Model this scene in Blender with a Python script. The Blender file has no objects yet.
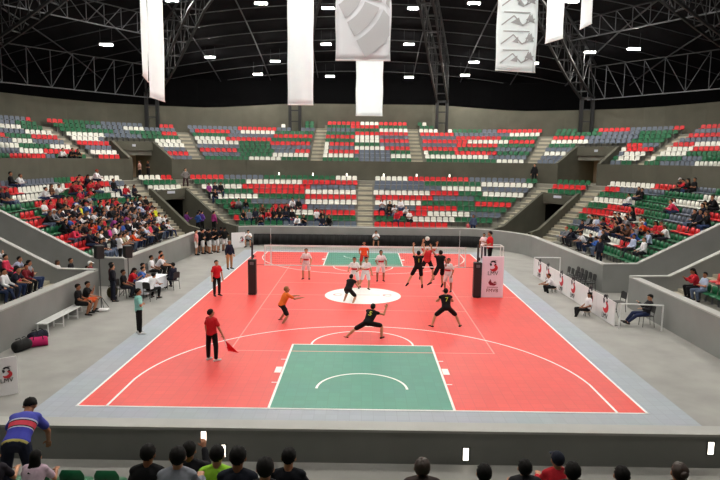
import bpy, bmesh, math, random
from mathutils import Vector, Matrix
from math import pi, sin, cos, radians, atan2, asin, hypot, sqrt

SC = bpy.context.scene
COL = SC.collection
rnd = random.Random(11)

# ---------------------------------------------------------------- camera
FPX = 632.48
CAM = Vector((-0.0073, -29.917, 6.557))
YAW, PITCH, ROLL = -0.0053, -0.12766, 0.011665
_f = Vector((sin(YAW) * cos(PITCH), cos(YAW) * cos(PITCH), sin(PITCH)))
_r0 = Vector((cos(YAW), -sin(YAW), 0)); _u0 = _r0.cross(_f)
_r = _r0 * cos(ROLL) + _u0 * sin(ROLL)
_u = _u0 * cos(ROLL) - _r0 * sin(ROLL)
cam_d = bpy.data.cameras.new('camera')
cam_d.sensor_width = 36.0
cam_d.lens = FPX * 36.0 / 720.0
cam_d.clip_start, cam_d.clip_end = 0.1, 400
cam = bpy.data.objects.new('camera', cam_d); COL.objects.link(cam)
cam.matrix_world = Matrix(((_r.x, _u.x, -_f.x, CAM.x), (_r.y, _u.y, -_f.y, CAM.y), (_r.z, _u.z, -_f.z, CAM.z), (0, 0, 0, 1)))
SC.camera = cam
def proj(p):
    d = Vector(p) - CAM; z = d.dot(_f)
    return (360 + FPX * d.dot(_r) / z, 240 - FPX * d.dot(_u) / z, z)

# ---------------------------------------------------------------- world, exposure
world = bpy.data.worlds.new('world'); SC.world = world
world.use_nodes = True
bg = world.node_tree.nodes['Background']
bg.inputs[0].default_value = (0.8, 0.9, 1.0, 1); bg.inputs[1].default_value = 0.02
SC.view_settings.view_transform = 'Standard'
SC.view_settings.look = 'None'
SC.view_settings.gamma = 1.0
SC.view_settings.use_curve_mapping = False
SC.view_settings.exposure = 1.15
LAMP_STRENGTH = 165.0

# ---------------------------------------------------------------- materials
def lin(c):
    return tuple(((x / 255) / 12.92 if x / 255 <= 0.04045 else ((x / 255 + 0.055) / 1.055) ** 2.4) for x in c)
_M = {}
def mat(name, rgb, rough=0.6, noise=0.0, scale=8.0, metal=0.0, spec=0.5, bump=0.0):
    if name in _M: return _M[name]
    m = bpy.data.materials.new(name); m.use_nodes = True
    nt = m.node_tree; b = nt.nodes['Principled BSDF']
    c = lin(rgb)
    b.inputs['Base Color'].default_value = (*c, 1)
    b.inputs['Roughness'].default_value = rough
    b.inputs['Metallic'].default_value = metal
    b.inputs['Specular IOR Level'].default_value = spec
    if noise:
        tc = nt.nodes.new('ShaderNodeTexCoord')
        n = nt.nodes.new('ShaderNodeTexNoise'); n.inputs['Scale'].default_value = scale; n.inputs['Detail'].default_value = 5
        nt.links.new(tc.outputs['Object'], n.inputs['Vector'])
        r = nt.nodes.new('ShaderNodeValToRGB')
        r.color_ramp.elements[0].position = 0.3; r.color_ramp.elements[1].position = 0.7
        r.color_ramp.elements[0].color = (*[x * (1 - noise) for x in c], 1)
        r.color_ramp.elements[1].color = (*[min(1, x * (1 + noise)) for x in c], 1)
        nt.links.new(n.outputs['Fac'], r.inputs['Fac']); nt.links.new(r.outputs['Color'], b.inputs['Base Color'])
        if bump:
            bp = nt.nodes.new('ShaderNodeBump'); bp.inputs['Strength'].default_value = bump; bp.inputs['Distance'].default_value = 0.02
            nt.links.new(n.outputs['Fac'], bp.inputs['Height']); nt.links.new(bp.outputs['Normal'], b.inputs['Normal'])
    _M[name] = m
    return m
def tile_mat(name, rgb, rgb2, size, rough, spec=0.4):
    """modular sports tiles: a grid of thin seams and slight tile to tile variation"""
    m = bpy.data.materials.new(name); m.use_nodes = True
    nt = m.node_tree; b = nt.nodes['Principled BSDF']
    tc = nt.nodes.new('ShaderNodeTexCoord')
    br = nt.nodes.new('ShaderNodeTexBrick'); br.offset = 0.0; br.squash = 1.0
    br.inputs['Scale'].default_value = 1.0
    br.inputs['Brick Width'].default_value = size; br.inputs['Row Height'].default_value = size
    br.inputs['Mortar Size'].default_value = 0.012; br.inputs['Mortar Smooth'].default_value = 0.5
    br.inputs['Color1'].default_value = (*lin(rgb), 1); br.inputs['Color2'].default_value = (*lin(rgb2), 1)
    br.inputs['Mortar'].default_value = (*[x * 0.86 for x in lin(rgb)], 1)
    nt.links.new(tc.outputs['Object'], br.inputs['Vector'])
    n = nt.nodes.new('ShaderNodeTexNoise'); n.inputs['Scale'].default_value = 0.6; n.inputs['Detail'].default_value = 6
    nt.links.new(tc.outputs['Object'], n.inputs['Vector'])
    mx = nt.nodes.new('ShaderNodeMix'); mx.data_type = 'RGBA'; mx.blend_type = 'MULTIPLY'; mx.inputs[0].default_value = 0.18
    nt.links.new(br.outputs['Color'], mx.inputs[6]); nt.links.new(n.outputs['Color'], mx.inputs[7])
    nt.links.new(mx.outputs[2], b.inputs['Base Color'])
    b.inputs['Roughness'].default_value = rough; b.inputs['Specular IOR Level'].default_value = spec
    return m
def emit(name, rgb, s):
    if name in _M: return _M[name]
    m = bpy.data.materials.new(name); m.use_nodes = True
    b = m.node_tree.nodes['Principled BSDF']
    b.inputs['Base Color'].default_value = (*lin(rgb), 1)
    b.inputs['Emission Color'].default_value = (*lin(rgb), 1); b.inputs['Emission Strength'].default_value = s
    _M[name] = m
    return m
CONC_FLOOR = mat('polished_concrete', (148, 147, 143), 0.55, 0.13, 0.9, spec=0.35)
CONC = mat('fair_faced_concrete', (124, 123, 114), 0.8, 0.12, 1.1, bump=0.1)
CONC_DARK = mat('shuttered_concrete', (80, 79, 68), 0.85, 0.12, 0.8, bump=0.1)
CONC_WALL = mat('painted_grey_concrete', (134, 135, 133), 0.75, 0.08, 0.9)
STEP = mat('stair_concrete', (172, 166, 148), 0.8, 0.1, 2.0)
ROOFM = mat('roof_deck_black', (24, 24, 26), 0.95, 0.25, 0.5, spec=0.03)
STEEL = mat('painted_steel_grey', (52, 53, 56), 0.55, 0.08, 3.0)
STEEL_L = mat('galvanised_steel', (74, 76, 80), 0.5, 0.08, 3.0)
STEEL_K = mat('black_and_shaded_steel', (22, 23, 25), 0.6, 0.1, 3.0)
BLACK = mat('black_fabric', (14, 14, 15), 0.85, 0.2, 4)
WHITE_M = mat('white_painted_metal', (225, 226, 226), 0.45)
RED_T = tile_mat('red_sports_tile', (238, 78, 72), (233, 74, 68), 0.305, 0.42)
GREEN_T = tile_mat('green_sports_tile', (66, 148, 126), (62, 142, 121), 0.305, 0.42)
GREY_T = tile_mat('grey_blue_sports_tile', (166, 174, 184), (160, 168, 178), 0.305, 0.5)
LINE_W = mat('white_court_paint', (240, 240, 238), 0.5, 0.04, 3)
LINE_P = mat('pale_pink_court_paint', (240, 150, 142), 0.5)
SEATC = {'w': mat('white_seat_plastic', (226, 226, 218), 0.4, spec=0.4), 'r': mat('red_seat_plastic', (206, 40, 46), 0.4, spec=0.4),
         'g': mat('green_seat_plastic', (24, 98, 62), 0.4, spec=0.4), 'b': mat('grey_blue_seat_plastic', (98, 107, 122), 0.4, spec=0.4)}
SEATN = {'w': 'white', 'r': 'red', 'g': 'green', 'b': 'grey blue'}
SEAT_METAL = mat('seat_bracket_metal', (90, 92, 94), 0.5)

# ---------------------------------------------------------------- object helpers
def obj(name, bm_or_me, m=None, parent=None, smooth=False):
    if isinstance(bm_or_me, bmesh.types.BMesh):
        bmesh.ops.recalc_face_normals(bm_or_me, faces=bm_or_me.faces[:])
        me = bpy.data.meshes.new(name); bm_or_me.to_mesh(me); bm_or_me.free()
    else:
        me = bm_or_me
    if m is not None:
        for x in (m if isinstance(m, (list, tuple)) else [m]): me.materials.append(x)
    if smooth:
        me.polygons.foreach_set('use_smooth', [True] * len(me.polygons))
    o = bpy.data.objects.new(name, me); COL.objects.link(o)
    if parent is not None: o.parent = parent
    return o
def tag(o, label=None, cat=None, group=None, kind=None):
    if label: o['label'] = label
    if cat: o['category'] = cat
    if group: o['group'] = group
    if kind: o['kind'] = kind
    return o
def struct(name, bm, m, parent=None, smooth=False):
    o = obj(name, bm, m, parent, smooth)
    if parent is None: o['kind'] = 'structure'
    return o
def thing(name, label, cat, loc=(0, 0, 0), rz=0.0, group=None):
    o = bpy.data.objects.new(name, None); COL.objects.link(o)
    o.location = loc; o.rotation_euler = (0, 0, rz); o.empty_display_size = 0.2
    return tag(o, label, cat, group)
def copy_tree(o, parent=None):
    c = o.copy(); COL.objects.link(c)
    if parent is not None: c.parent = parent
    for ch in list(o.children): copy_tree(ch, c)
    return c
def box(bm, x0, y0, z0, x1, y1, z1, mi=0):
    v = [bm.verts.new(p) for p in ((x0, y0, z0), (x1, y0, z0), (x1, y1, z0), (x0, y1, z0), (x0, y0, z1), (x1, y0, z1), (x1, y1, z1), (x0, y1, z1))]
    for f in ((0, 3, 2, 1), (4, 5, 6, 7), (0, 1, 5, 4), (1, 2, 6, 5), (2, 3, 7, 6), (3, 0, 4, 7)):
        bm.faces.new([v[i] for i in f]).material_index = mi
def bevbox(x0, y0, z0, x1, y1, z1, w=0.01, seg=2):
    bm = bmesh.new(); box(bm, x0, y0, z0, x1, y1, z1)
    bmesh.ops.bevel(bm, geom=bm.edges[:], offset=w, segments=seg, affect='EDGES', profile=0.5)
    return bm
def tube(bm, p0, p1, r0, r1=None, n=8, caps=True, mi=0):
    p0, p1 = Vector(p0), Vector(p1); r1 = r0 if r1 is None else r1
    d = (p1 - p0).normalized()
    a = d.orthogonal().normalized(); b = d.cross(a)
    R = []
    for p, r in ((p0, r0), (p1, r1)):
        R.append([bm.verts.new(p + (a * cos(2 * pi * i / n) + b * sin(2 * pi * i / n)) * r) for i in range(n)])
    for i in range(n):
        bm.faces.new((R[0][i], R[0][(i + 1) % n], R[1][(i + 1) % n], R[1][i])).material_index = mi
    if caps:
        bm.faces.new(R[0][::-1]).material_index = mi; bm.faces.new(R[1]).material_index = mi
def bar(bm, p0, p1, w, mi=0): tube(bm, p0, p1, w * 0.7, n=4, mi=mi)
def sphere(bm, c, r, n=16, m=12, ax=None):
    c = Vector(c)
    r = Vector((r, r, r)) if not hasattr(r, '__len__') else Vector(r)
    ax = ax or (Vector((1, 0, 0)), Vector((0, 1, 0)), Vector((0, 0, 1)))
    P = lambda th, ph: c + ax[0] * (r.x * sin(th) * cos(ph)) + ax[1] * (r.y * sin(th) * sin(ph)) + ax[2] * (r.z * cos(th))
    top = bm.verts.new(P(0, 0)); bot = bm.verts.new(P(pi, 0))
    rows = [[bm.verts.new(P(pi * j / m, 2 * pi * i / n)) for i in range(n)] for j in range(1, m)]
    for i in range(n):
        k = (i + 1) % n
        bm.faces.new((top, rows[0][i], rows[0][k])); bm.faces.new((bot, rows[-1][k], rows[-1][i]))
        for j in range(m - 2):
            bm.faces.new((rows[j][i], rows[j + 1][i], rows[j + 1][k], rows[j][k]))
def prism(bm, pts, d, mi=0):
    """polygon pts (3d) extruded by vector d"""
    d = Vector(d)
    a = [bm.verts.new(Vector(p)) for p in pts]; b = [bm.verts.new(Vector(p) + d) for p in pts]
    n = len(pts)
    bm.faces.new(a[::-1]).material_index = mi; bm.faces.new(b).material_index = mi
    for i in range(n): bm.faces.new((a[i], a[(i + 1) % n], b[(i + 1) % n], b[i])).material_index = mi
def text_mesh(txt, size, depth=0.004):
    cu = bpy.data.curves.new('lettering', 'FONT'); cu.body = txt; cu.size = size; cu.extrude = depth
    cu.align_x = 'CENTER'; cu.align_y = 'CENTER'; cu.resolution_u = 3
    t = bpy.data.objects.new('lettering_tmp', cu); COL.objects.link(t)
    dg = bpy.context.evaluated_depsgraph_get()
    me = bpy.data.meshes.new_from_object(t.evaluated_get(dg))
    bpy.data.objects.remove(t); me.materials.clear()
    return me
_ONES = 'zeroth first second third fourth fifth sixth seventh eighth ninth tenth eleventh twelfth thirteenth fourteenth fifteenth sixteenth seventeenth eighteenth nineteenth'.split()
_TENS = {20: ('twentieth', 'twenty'), 30: ('thirtieth', 'thirty'), 40: ('fortieth', 'forty'), 50: ('fiftieth', 'fifty'), 60: ('sixtieth', 'sixty'), 70: ('seventieth', 'seventy'), 80: ('eightieth', 'eighty'), 90: ('ninetieth', 'ninety')}
def ordn(n):
    if n >= 100: return 'hundred-and-' + (ordn(n - 100) if n > 100 else 'zeroth')
    if n < 20: return _ONES[n]
    t = n // 10 * 10
    return _TENS[t][0] if n == t else _TENS[t][1] + '-' + _ONES[n - t]

# ---------------------------------------------------------------- plan of the bowl
# rounded rectangle; off = distance outwards from the face of the front wall
W, LF, LN, CX, R0 = 12.05, 17.7, 18.0, 7.05, 5.0
FY, NY = LF - R0, -(LN - R0)
UC = 7.05 + pi / 2 * 11
UNC = UC + (FY - NY)
UEND = UNC + pi / 2 * 11 + 7.05
def frame(u):
    s = 1 if u >= 0 else -1; a = abs(u)
    if a <= 7.05: return Vector((s * a, LF)), Vector((0, 1))
    if a <= UC:
        ph = pi / 2 - (a - 7.05) / 11; n = Vector((s * cos(ph), sin(ph))); return Vector((s * CX, FY)) + n * R0, n
    if a <= UNC: return Vector((s * W, FY - (a - UC))), Vector((s, 0))
    if a <= UNC + pi / 2 * 11:
        ph = -(a - UNC) / 11; n = Vector((s * cos(ph), sin(ph))); return Vector((s * CX, NY)) + n * R0, n
    return Vector((s * (UEND - a), -LN)), Vector((0, -1))
def P(u, o, z):
    b, n = frame(u); return Vector((b.x + n.x * o, b.y + n.y * o, z))
def u_side(Y): return UC + FY - Y
def samples(u0, u1):
    ks = [u0, u1]
    for s in (-1, 1):
        for a in (7.05, UC, UNC, UNC + pi / 2 * 11):
            ks.append(s * a)
        for i in range(1, 20):
            ks.append(s * (7.05 + i * pi / 2 * 11 / 20)); ks.append(s * (UNC + i * pi / 2 * 11 / 20))
    return sorted({round(k, 5) for k in ks if u0 - 1e-6 <= k <= u1 + 1e-6})
def ring(bm, u0, u1, o0, o1, z0, z1, mi=0):
    """a block following the plan curve; z0/z1/o0/o1 may be functions of u"""
    g = lambda v, u: v(u) if callable(v) else v
    us = samples(u0, u1); Q = []
    for u in us:
        a, b, c, d = g(o0, u), g(o1, u), g(z0, u), g(z1, u)
        Q.append([bm.verts.new(P(u, a, c)), bm.verts.new(P(u, b, c)), bm.verts.new(P(u, b, d)), bm.verts.new(P(u, a, d))])
    for i in range(len(Q) - 1):
        for k in range(4):
            bm.faces.new((Q[i][k], Q[i + 1][k], Q[i + 1][(k + 1) % 4], Q[i][(k + 1) % 4])).material_index = mi
    bm.faces.new(Q[0][::-1]).material_index = mi; bm.faces.new(Q[-1]).material_index = mi
def u_lat(theta, lat, o):
    """unsigned u at offset o of the line parallel to the radial line at theta (deg), lat metres towards the side stand"""
    ph = radians(theta) - asin(max(-1, min(1, lat / (R0 + o))))
    return 7.05 + (pi / 2 - ph) * 11
def radial(side, theta, lat, o, z):
    t = radians(theta); D = Vector((side * cos(t), sin(t))); N = Vector((side * sin(t), -cos(t)))
    c = Vector((side * CX, FY)) + D * (R0 + o) + N * lat
    return Vector((c.x, c.y, z))

ZW = 0.80                                    # lower walkway
LO = lambda k: 1.7 + 0.75 * k
LZ = lambda k: 0.86 + 0.38 * k
NZ = lambda k: 0.80 + 0.34 * k
UO = lambda k: 11.0 + 0.8 * k
UZ = lambda k: 5.9 + 0.375 * k
TH_L, TH_U = 43.5, 45.5                      # directions of the lower and upper entrances
PAR = 1.42
COPING = mat('coping_concrete', (170, 170, 167), 0.7, 0.06, 1.5)
                                  # top of the front wall
U_COR0, U_COR1 = u_side(1.5), u_side(-1.65)  # the floor level corridor between the side stands
A61, A25 = 61.5, 28.5
def uang(th): return 7.05 + (pi / 2 - radians(th)) * 11
# ================================================================ SETTING
# floor and court
bm = bmesh.new(); box(bm, -45, -45, -0.3, 45, 50, 0); floor = struct('floor', bm, CONC_FLOOR)
bm = bmesh.new(); box(bm, -8.5, -14.87, 0.0, 8.55, 14.9, 0.012); struct('floor_runoff', bm, GREY_T)
bm = bmesh.new(); box(bm, -7.5, -14, 0.012, 7.5, 14, 0.018); struct('floor_court', bm, RED_T)
for i, s in enumerate((-1, 1)):
    bm = bmesh.new(); box(bm, -2.45, min(s * 14, s * 8.2), 0.018, 2.45, max(s * 14, s * 8.2), 0.022); struct('floor_key', bm, GREEN_T)
def flat(bm, x0, y0, x1, y1, w, z):
    d = Vector((x1 - x0, y1 - y0)); n = Vector((-d.y, d.x)).normalized() * (w / 2)
    e = d.normalized() * (w / 2)
    bm.faces.new([bm.verts.new((p.x, p.y, z)) for p in (Vector((x0, y0)) - e + n, Vector((x0, y0)) - e - n, Vector((x1, y1)) + e - n, Vector((x1, y1)) + e + n)])
def arc(bm, cx, cy, r, a0, a1, w, z, n=48):
    pts = [(radians(a0 + (a1 - a0) * i / n)) for i in range(n + 1)]
    A = [bm.verts.new((cx + (r - w / 2) * cos(t), cy + (r - w / 2) * sin(t), z)) for t in pts]
    B = [bm.verts.new((cx + (r + w / 2) * cos(t), cy + (r + w / 2) * sin(t), z)) for t in pts]
    for i in range(n): bm.faces.new((A[i], B[i], B[i + 1], A[i + 1]))
bm = bmesh.new(); z = 0.0245; w = 0.07
for s in (-1, 1):
    flat(bm, -7.5, s * 14, 7.5, s * 14, w, z)
    flat(bm, s * 7.5, -14, s * 7.5, 14, w, z)
    for q in (-1, 1):
        flat(bm, q * 2.45, s * 14, q * 2.45, s * 8.2, w, z)
        flat(bm, q * 6.72, s * 14, q * 6.72, s * 11.9, w, z)
    flat(bm, -2.45, s * 8.2, 2.45, s * 8.2, w, z)
    for q in (-1, 1):                                    # rebound marks beside the key
        flat(bm, q * 2.6, s * 11.1, q * 2.6, s * 10.75, .2, z); flat(bm, q * 2.52, s * 12.05, q * 2.62, s * 12.05, .06, z); flat(bm, q * 2.52, s * 9.9, q * 2.62, s * 9.9, .06, z)
    e = math.degrees(math.acos(6.72 / 6.74))
    arc(bm, 0, s * 12.43, 6.74, (e if s < 0 else 180 + e) - (2 * e if 0 else 0), (180 - e if s < 0 else 360 - e), w, z)
    arc(bm, 0, s * 8.2, 1.8, 0 if s < 0 else 180, 180 if s < 0 else 360, w, z)
    arc(bm, 0, s * 12.5, 1.3, 0 if s < 0 else 180, 180 if s < 0 else 360, w, z)
struct('trim_1', bm, LINE_W)
bm = bmesh.new(); z = 0.0205
for q in (-1, 1):
    flat(bm, q * 4.5, -9, q * 4.5, 9, 0.05, z); flat(bm, -4.5, q * 9, 4.5, q * 9, 0.05, z + .0025); flat(bm, -4.5, q * 3, 4.5, q * 3, 0.05, z)
flat(bm, -7.5, 0, 7.5, 0, 0.05, z)
struct('trim_2', bm, LINE_P)
bm = bmesh.new()
v = [bm.verts.new((1.83 * cos(2 * pi * i / 64), 1.83 * sin(2 * pi * i / 64), 0.0255)) for i in range(64)]; bm.faces.new(v)
struct('floor_centre_circle', bm, LINE_W)
bm = bmesh.new()
for i in range(14): flat(bm, -.85 + i * .12, .1, -.78 + i * .12, .1, .12, 0.0268)
struct('trim_3', bm, mat('pale_red_print', (236, 196, 194), 0.5))
bm = bmesh.new()
for s in (-1, 1):
    arc(bm, s * 1.2, 0.1, 0.2, 20, 330, 0.09, 0.0268, 20)
o = struct('trim_4', bm, mat('soft_red_print', (240, 150, 150), 0.5))

# ---------------------------------------------------------------- front walls
# the far wall bows inwards a little along the sides; on the left it opens to the floor at the stair entrance
def bow(u):
    Y = frame(u)[0].y; a = abs(u)
    if a > UC: return -.5 * min(1, max(0, (Y - 1.5) / 7))
    return -.5 * max(0, min(1, (a - 11) / 5))
GAP = (-u_lat(TH_L, 1.45, .1), -u_lat(TH_L, -1.6, .1))
bm = bmesh.new(); bc = bmesh.new(); bw = bmesh.new()
for a, b in ((-U_COR0, GAP[0]), (GAP[1], U_COR0)):
    ring(bm, a, b, bow, lambda u: bow(u) + .36, 0, PAR - .04)
    ring(bc, a, b, lambda u: bow(u) - .015, lambda u: bow(u) + .375, PAR - .04, PAR)
    ring(bw, a, b, lambda u: bow(u) + .36, 1.72, 0, ZW)
struct('wall_far', bm, CONC_WALL); struct('trim_5', bc, COPING); struct('floor_walkway_far', bw, CONC)
bm = bmesh.new(); bc = bmesh.new()
for a, b in ((U_COR1, UEND), (-UEND, -U_COR1)):
    ring(bm, a, b, 0.0, 0.38, 0, PAR - .05); ring(bc, a, b, -.01, 0.39, PAR - .05, PAR)
struct('wall_near', bm, CONC_WALL); struct('trim_6', bc, COPING)
bm = bmesh.new(); ring(bm, U_COR1, UEND, 0.38, 1.72, 0, 0.74); ring(bm, -UEND, -U_COR1, 0.38, 1.72, 0, 0.74); struct('floor_walkway_near', bm, CONC_FLOOR)

# ---------------------------------------------------------------- lower stands
bm = bmesh.new()
for k in range(10):
    o0, o1, z = LO(k), LO(k + 1), LZ(k); om = (o0 + o1) / 2; zb = max(0, z - 0.75) if k < 7 else z - .4
    if k < 7:
        a, b = u_lat(TH_L, -1.5, om), u_lat(TH_L, 1.5, om)
        ring(bm, -a, a, o0, o1 + .02, zb, z)
        for s in (-1, 1):
            ring(bm, min(s * b, s * U_COR0), max(s * b, s * U_COR0), o0, o1 + .02, zb, z)
    else:
        ring(bm, -U_COR0, U_COR0, o0, o1 + .02, zb, z)
struct('floor_stand_lower', bm, CONC)
bm = bmesh.new()
for s in (-1, 1):
    for k in range(11):
        ring(bm, min(s * U_COR1, s * UEND), max(s * U_COR1, s * UEND), LO(k), LO(k + 1) + .02, max(0, NZ(k) - 0.75), NZ(k))
struct('floor_stand_near', bm, CONC)
bm = bmesh.new(); ring(bm, -U_COR0, U_COR0, LO(10), 10.6, 3.9, 4.6); struct('floor_walkway_upper', bm, CONC)
# end walls of the side stands along the corridor
for i, s in enumerate((-1, 1)):
    for Y, h, nm in ((1.5, 0.26, 'wall_corridor_far'), (-1.65 - 0.26, 0.26, 'wall_corridor_near')):
        bm = bmesh.new()
        prof = [(.03, 0), (10.6, 0), (10.6, 6.0), (1.72, PAR + .03), (.03, PAR)]
        prism(bm, [(s * (W + o), Y - .004, zz) for o, zz in prof], (0, h, 0))
        struct(nm, bm, CONC_WALL)
        bm = bmesh.new()                                          # pale coping along the slope
        top = [(0, PAR), (1.72, PAR + .03), (10.6, 6.0)]
        prism(bm, [(s * (W + o), Y - .02, zz) for o, zz in top] + [(s * (W + o), Y - .02, zz + .05) for o, zz in top[::-1]], (0, h + .03, 0))
        struct('trim_7', bm, COPING)
# back of the corridor
bm = bmesh.new()
for s in (-1, 1): box(bm, min(s * 22.7, s * 23), -2, 0, max(s * 22.7, s * 23), 2, 6)
struct('wall_corridor_back', bm, CONC_DARK)

# lower entrances (vomitories)
for s in (-1, 1):
    bm = bmesh.new()
    for lat in (-1.62, 1.4):
        f0 = -.3 if s < 0 else .2
        pr = [(f0, 0.0), (9.4, 0.0), (9.4, 3.05), (7.1, 3.05), (7.1, 4.05), (6.9, 4.05), (1.72, 1.75), (1.4, 1.60), (f0, 1.46)]
        A = [radial(s, TH_L, lat, o, zz) for o, zz in pr]; B = [radial(s, TH_L, lat + .22, o, zz) for o, zz in pr]
        prism(bm, A, B[0] - A[0])
    struct('wall_entrance', bm, CONC_DARK)
    bm = bmesh.new()                                             # lintel over the opening
    pr = [(6.75, 3.3), (6.94, 3.3), (6.94, 4.05), (6.75, 4.05)]
    A = [radial(s, TH_L, -1.6, o, zz) for o, zz in pr]; prism(bm, A, radial(s, TH_L, 1.6, 6.75, 3.0) - A[0])
    struct('wall_lintel', bm, CONC_DARK)
    bm = bmesh.new()
    pr = [(1.2, 0.0), (9.4, 0.0), (9.4, ZW), (1.9, ZW), (1.9, .54), (1.55, .54), (1.55, .27), (1.2, .27)] if s < 0 else [(.3, 0.0), (9.4, 0.0), (9.4, ZW), (.3, ZW)]
    A = [radial(s, TH_L, -1.6, o, zz) for o, zz in pr]; prism(bm, A, radial(s, TH_L, 1.6, pr[0][0], 0) - A[0])
    struct('floor_entrance', bm, CONC)
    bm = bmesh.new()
    for lat in (-1.42, 1.36):                                    # added black sheets painting the shade inside the passage under the seats
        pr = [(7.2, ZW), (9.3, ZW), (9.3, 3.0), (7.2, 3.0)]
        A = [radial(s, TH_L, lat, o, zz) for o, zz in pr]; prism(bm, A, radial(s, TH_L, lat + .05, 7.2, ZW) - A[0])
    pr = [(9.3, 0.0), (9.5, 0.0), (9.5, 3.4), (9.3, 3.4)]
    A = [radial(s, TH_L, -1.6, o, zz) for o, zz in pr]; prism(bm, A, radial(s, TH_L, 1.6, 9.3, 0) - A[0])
    struct('wall_entrance_back', bm, mat('passage_shade_black', (16, 16, 16), 0.95, spec=.05))  # black colour stands in for the shade deep in the passage

# ---------------------------------------------------------------- upper stand
UMAX = u_side(-2.0)
def interp(x, xs, ys):
    if x <= xs[0]: return ys[0]
    for i in range(len(xs) - 1):
        if x <= xs[i + 1]: return ys[i] + (ys[i + 1] - ys[i]) * (x - xs[i]) / (xs[i + 1] - xs[i])
    return ys[-1]
BACK = lambda u: interp(abs(u), [0, 4.5, 6.5, 9, 12], [21.2, 20.6, 20.0, 19.4, 18.8])
BTOP = lambda u: interp(abs(u), [0, 5, 8, 11, 16, 24], [12.75, 12.5, 12.1, 11.5, 11.4, 11.6])
BACKZ = lambda u: UZ(8)
NROW = {9: 8.0, 10: 6.6, 11: 4.2}
bm = bmesh.new()
for k in range(12):
    o0, o1, z = UO(k), UO(k + 1), UZ(k); om = (o0 + o1) / 2; zb = z - 0.75
    if k < 4:
        a, b = u_lat(TH_U, -1.9, om), u_lat(TH_U, 1.9, om)
        ring(bm, -a, a, o0, o1 + .02, zb, z)
        for s in (-1, 1): ring(bm, min(s * b, s * UMAX), max(s * b, s * UMAX), o0, o1 + .02, zb, z)
    elif k < 9: ring(bm, -UMAX, UMAX, o0, o1 + .02, zb, z)
    else: ring(bm, -NROW[k], NROW[k], o0, BACK, zb, z)
ring(bm, -UMAX, UMAX, UO(9), BACK, UZ(8) - .7, UZ(8))
struct('floor_stand_upper', bm, CONC)
bm = bmesh.new()
a, b = u_lat(TH_U, -1.75, 10.6), u_lat(TH_U, 1.75, 10.6)
ring(bm, -a, a, 10.5, 10.75, 4.0, 6.35)
for s in (-1, 1): ring(bm, min(s * b, s * UMAX), max(s * b, s * UMAX), 10.5, 10.75, 4.0, 6.35)
struct('wall_upper_front', bm, CONC_DARK)
bm = bmesh.new(); ring(bm, -a, a, 10.7, 11.05, 5.2, 5.9)
for s in (-1, 1): ring(bm, min(s * b, s * UMAX), max(s * b, s * UMAX), 10.7, 11.05, 5.2, 5.9)
struct('floor_upper_ledge', bm, CONC)
bm = bmesh.new(); ring(bm, -UMAX, UMAX, BACK, lambda u: BACK(u) + .3, 3.0, BTOP); struct('wall_back', bm, CONC_DARK)
for s in (-1, 1):
    bm = bmesh.new()
    for lat in (-2.0, 1.75):
        pr = [(10.5, 4.0), (17.5, 4.0), (17.5, 7.1), (14.3, 7.1), (14.3, 7.85), (13.9, 7.85), (10.5, 6.4)]
        A = [radial(s, TH_U, lat, o, zz) for o, zz in pr]; B = [radial(s, TH_U, lat + .25, o, zz) for o, zz in pr]
        prism(bm, A, B[0] - A[0])
    struct('wall_portal', bm, CONC_DARK)
    bm = bmesh.new()
    pr = [(13.9, 7.05), (14.35, 7.05), (14.35, 7.85), (13.9, 7.85)]
    A = [radial(s, TH_U, -1.9, o, zz) for o, zz in pr]; prism(bm, A, radial(s, TH_U, 1.9, 13.9, 7.05) - A[0])
    struct('wall_portal_lintel', bm, CONC_DARK)
    bm = bmesh.new()
    pr = [(10.3, 4.0), (17.5, 4.0), (17.5, 4.6), (10.3, 4.6)]
    A = [radial(s, TH_U, -1.9, o, zz) for o, zz in pr]; prism(bm, A, radial(s, TH_U, 1.9, 10.3, 4.0) - A[0])
    struct('floor_portal', bm, CONC)
    bm = bmesh.new()
    pr = [(17.4, 4.0), (17.6, 4.0), (17.6, 7.4), (17.4, 7.4)]
    A = [radial(s, TH_U, -1.9, o, zz) for o, zz in pr]; prism(bm, A, radial(s, TH_U, 1.9, 17.4, 4.0) - A[0])
    pr = [(14.3, 7.05), (17.6, 7.05), (17.6, 7.2), (14.3, 7.2)]
    A = [radial(s, TH_U, -1.9, o, zz) for o, zz in pr]; prism(bm, A, radial(s, TH_U, 1.9, 14.3, 7.05) - A[0])
    struct('wall_portal_back', bm, mat('passage_plaster', (168, 150, 128), 0.8, 0.05, 2))
    # batten lamp on the passage ceiling
    r = thing('passage_lamp', 'ceiling lamp lighting the passage of the upper entrance at the %s' % ('left' if s < 0 else 'right'), 'lamp', radial(s, TH_U, 0.9, 16.2, 7.0), atan2(cos(radians(TH_U)) * -s, sin(radians(TH_U))))
    obj('housing', bevbox(-.6, -.1, -.02, .6, .1, .05), WHITE_M, r)
    bm = bmesh.new(); box(bm, -.56, -.07, -.05, .56, .07, -.021); obj('diffuser', bm, emit('passage_glow', (255, 214, 160), 14), r)

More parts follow.
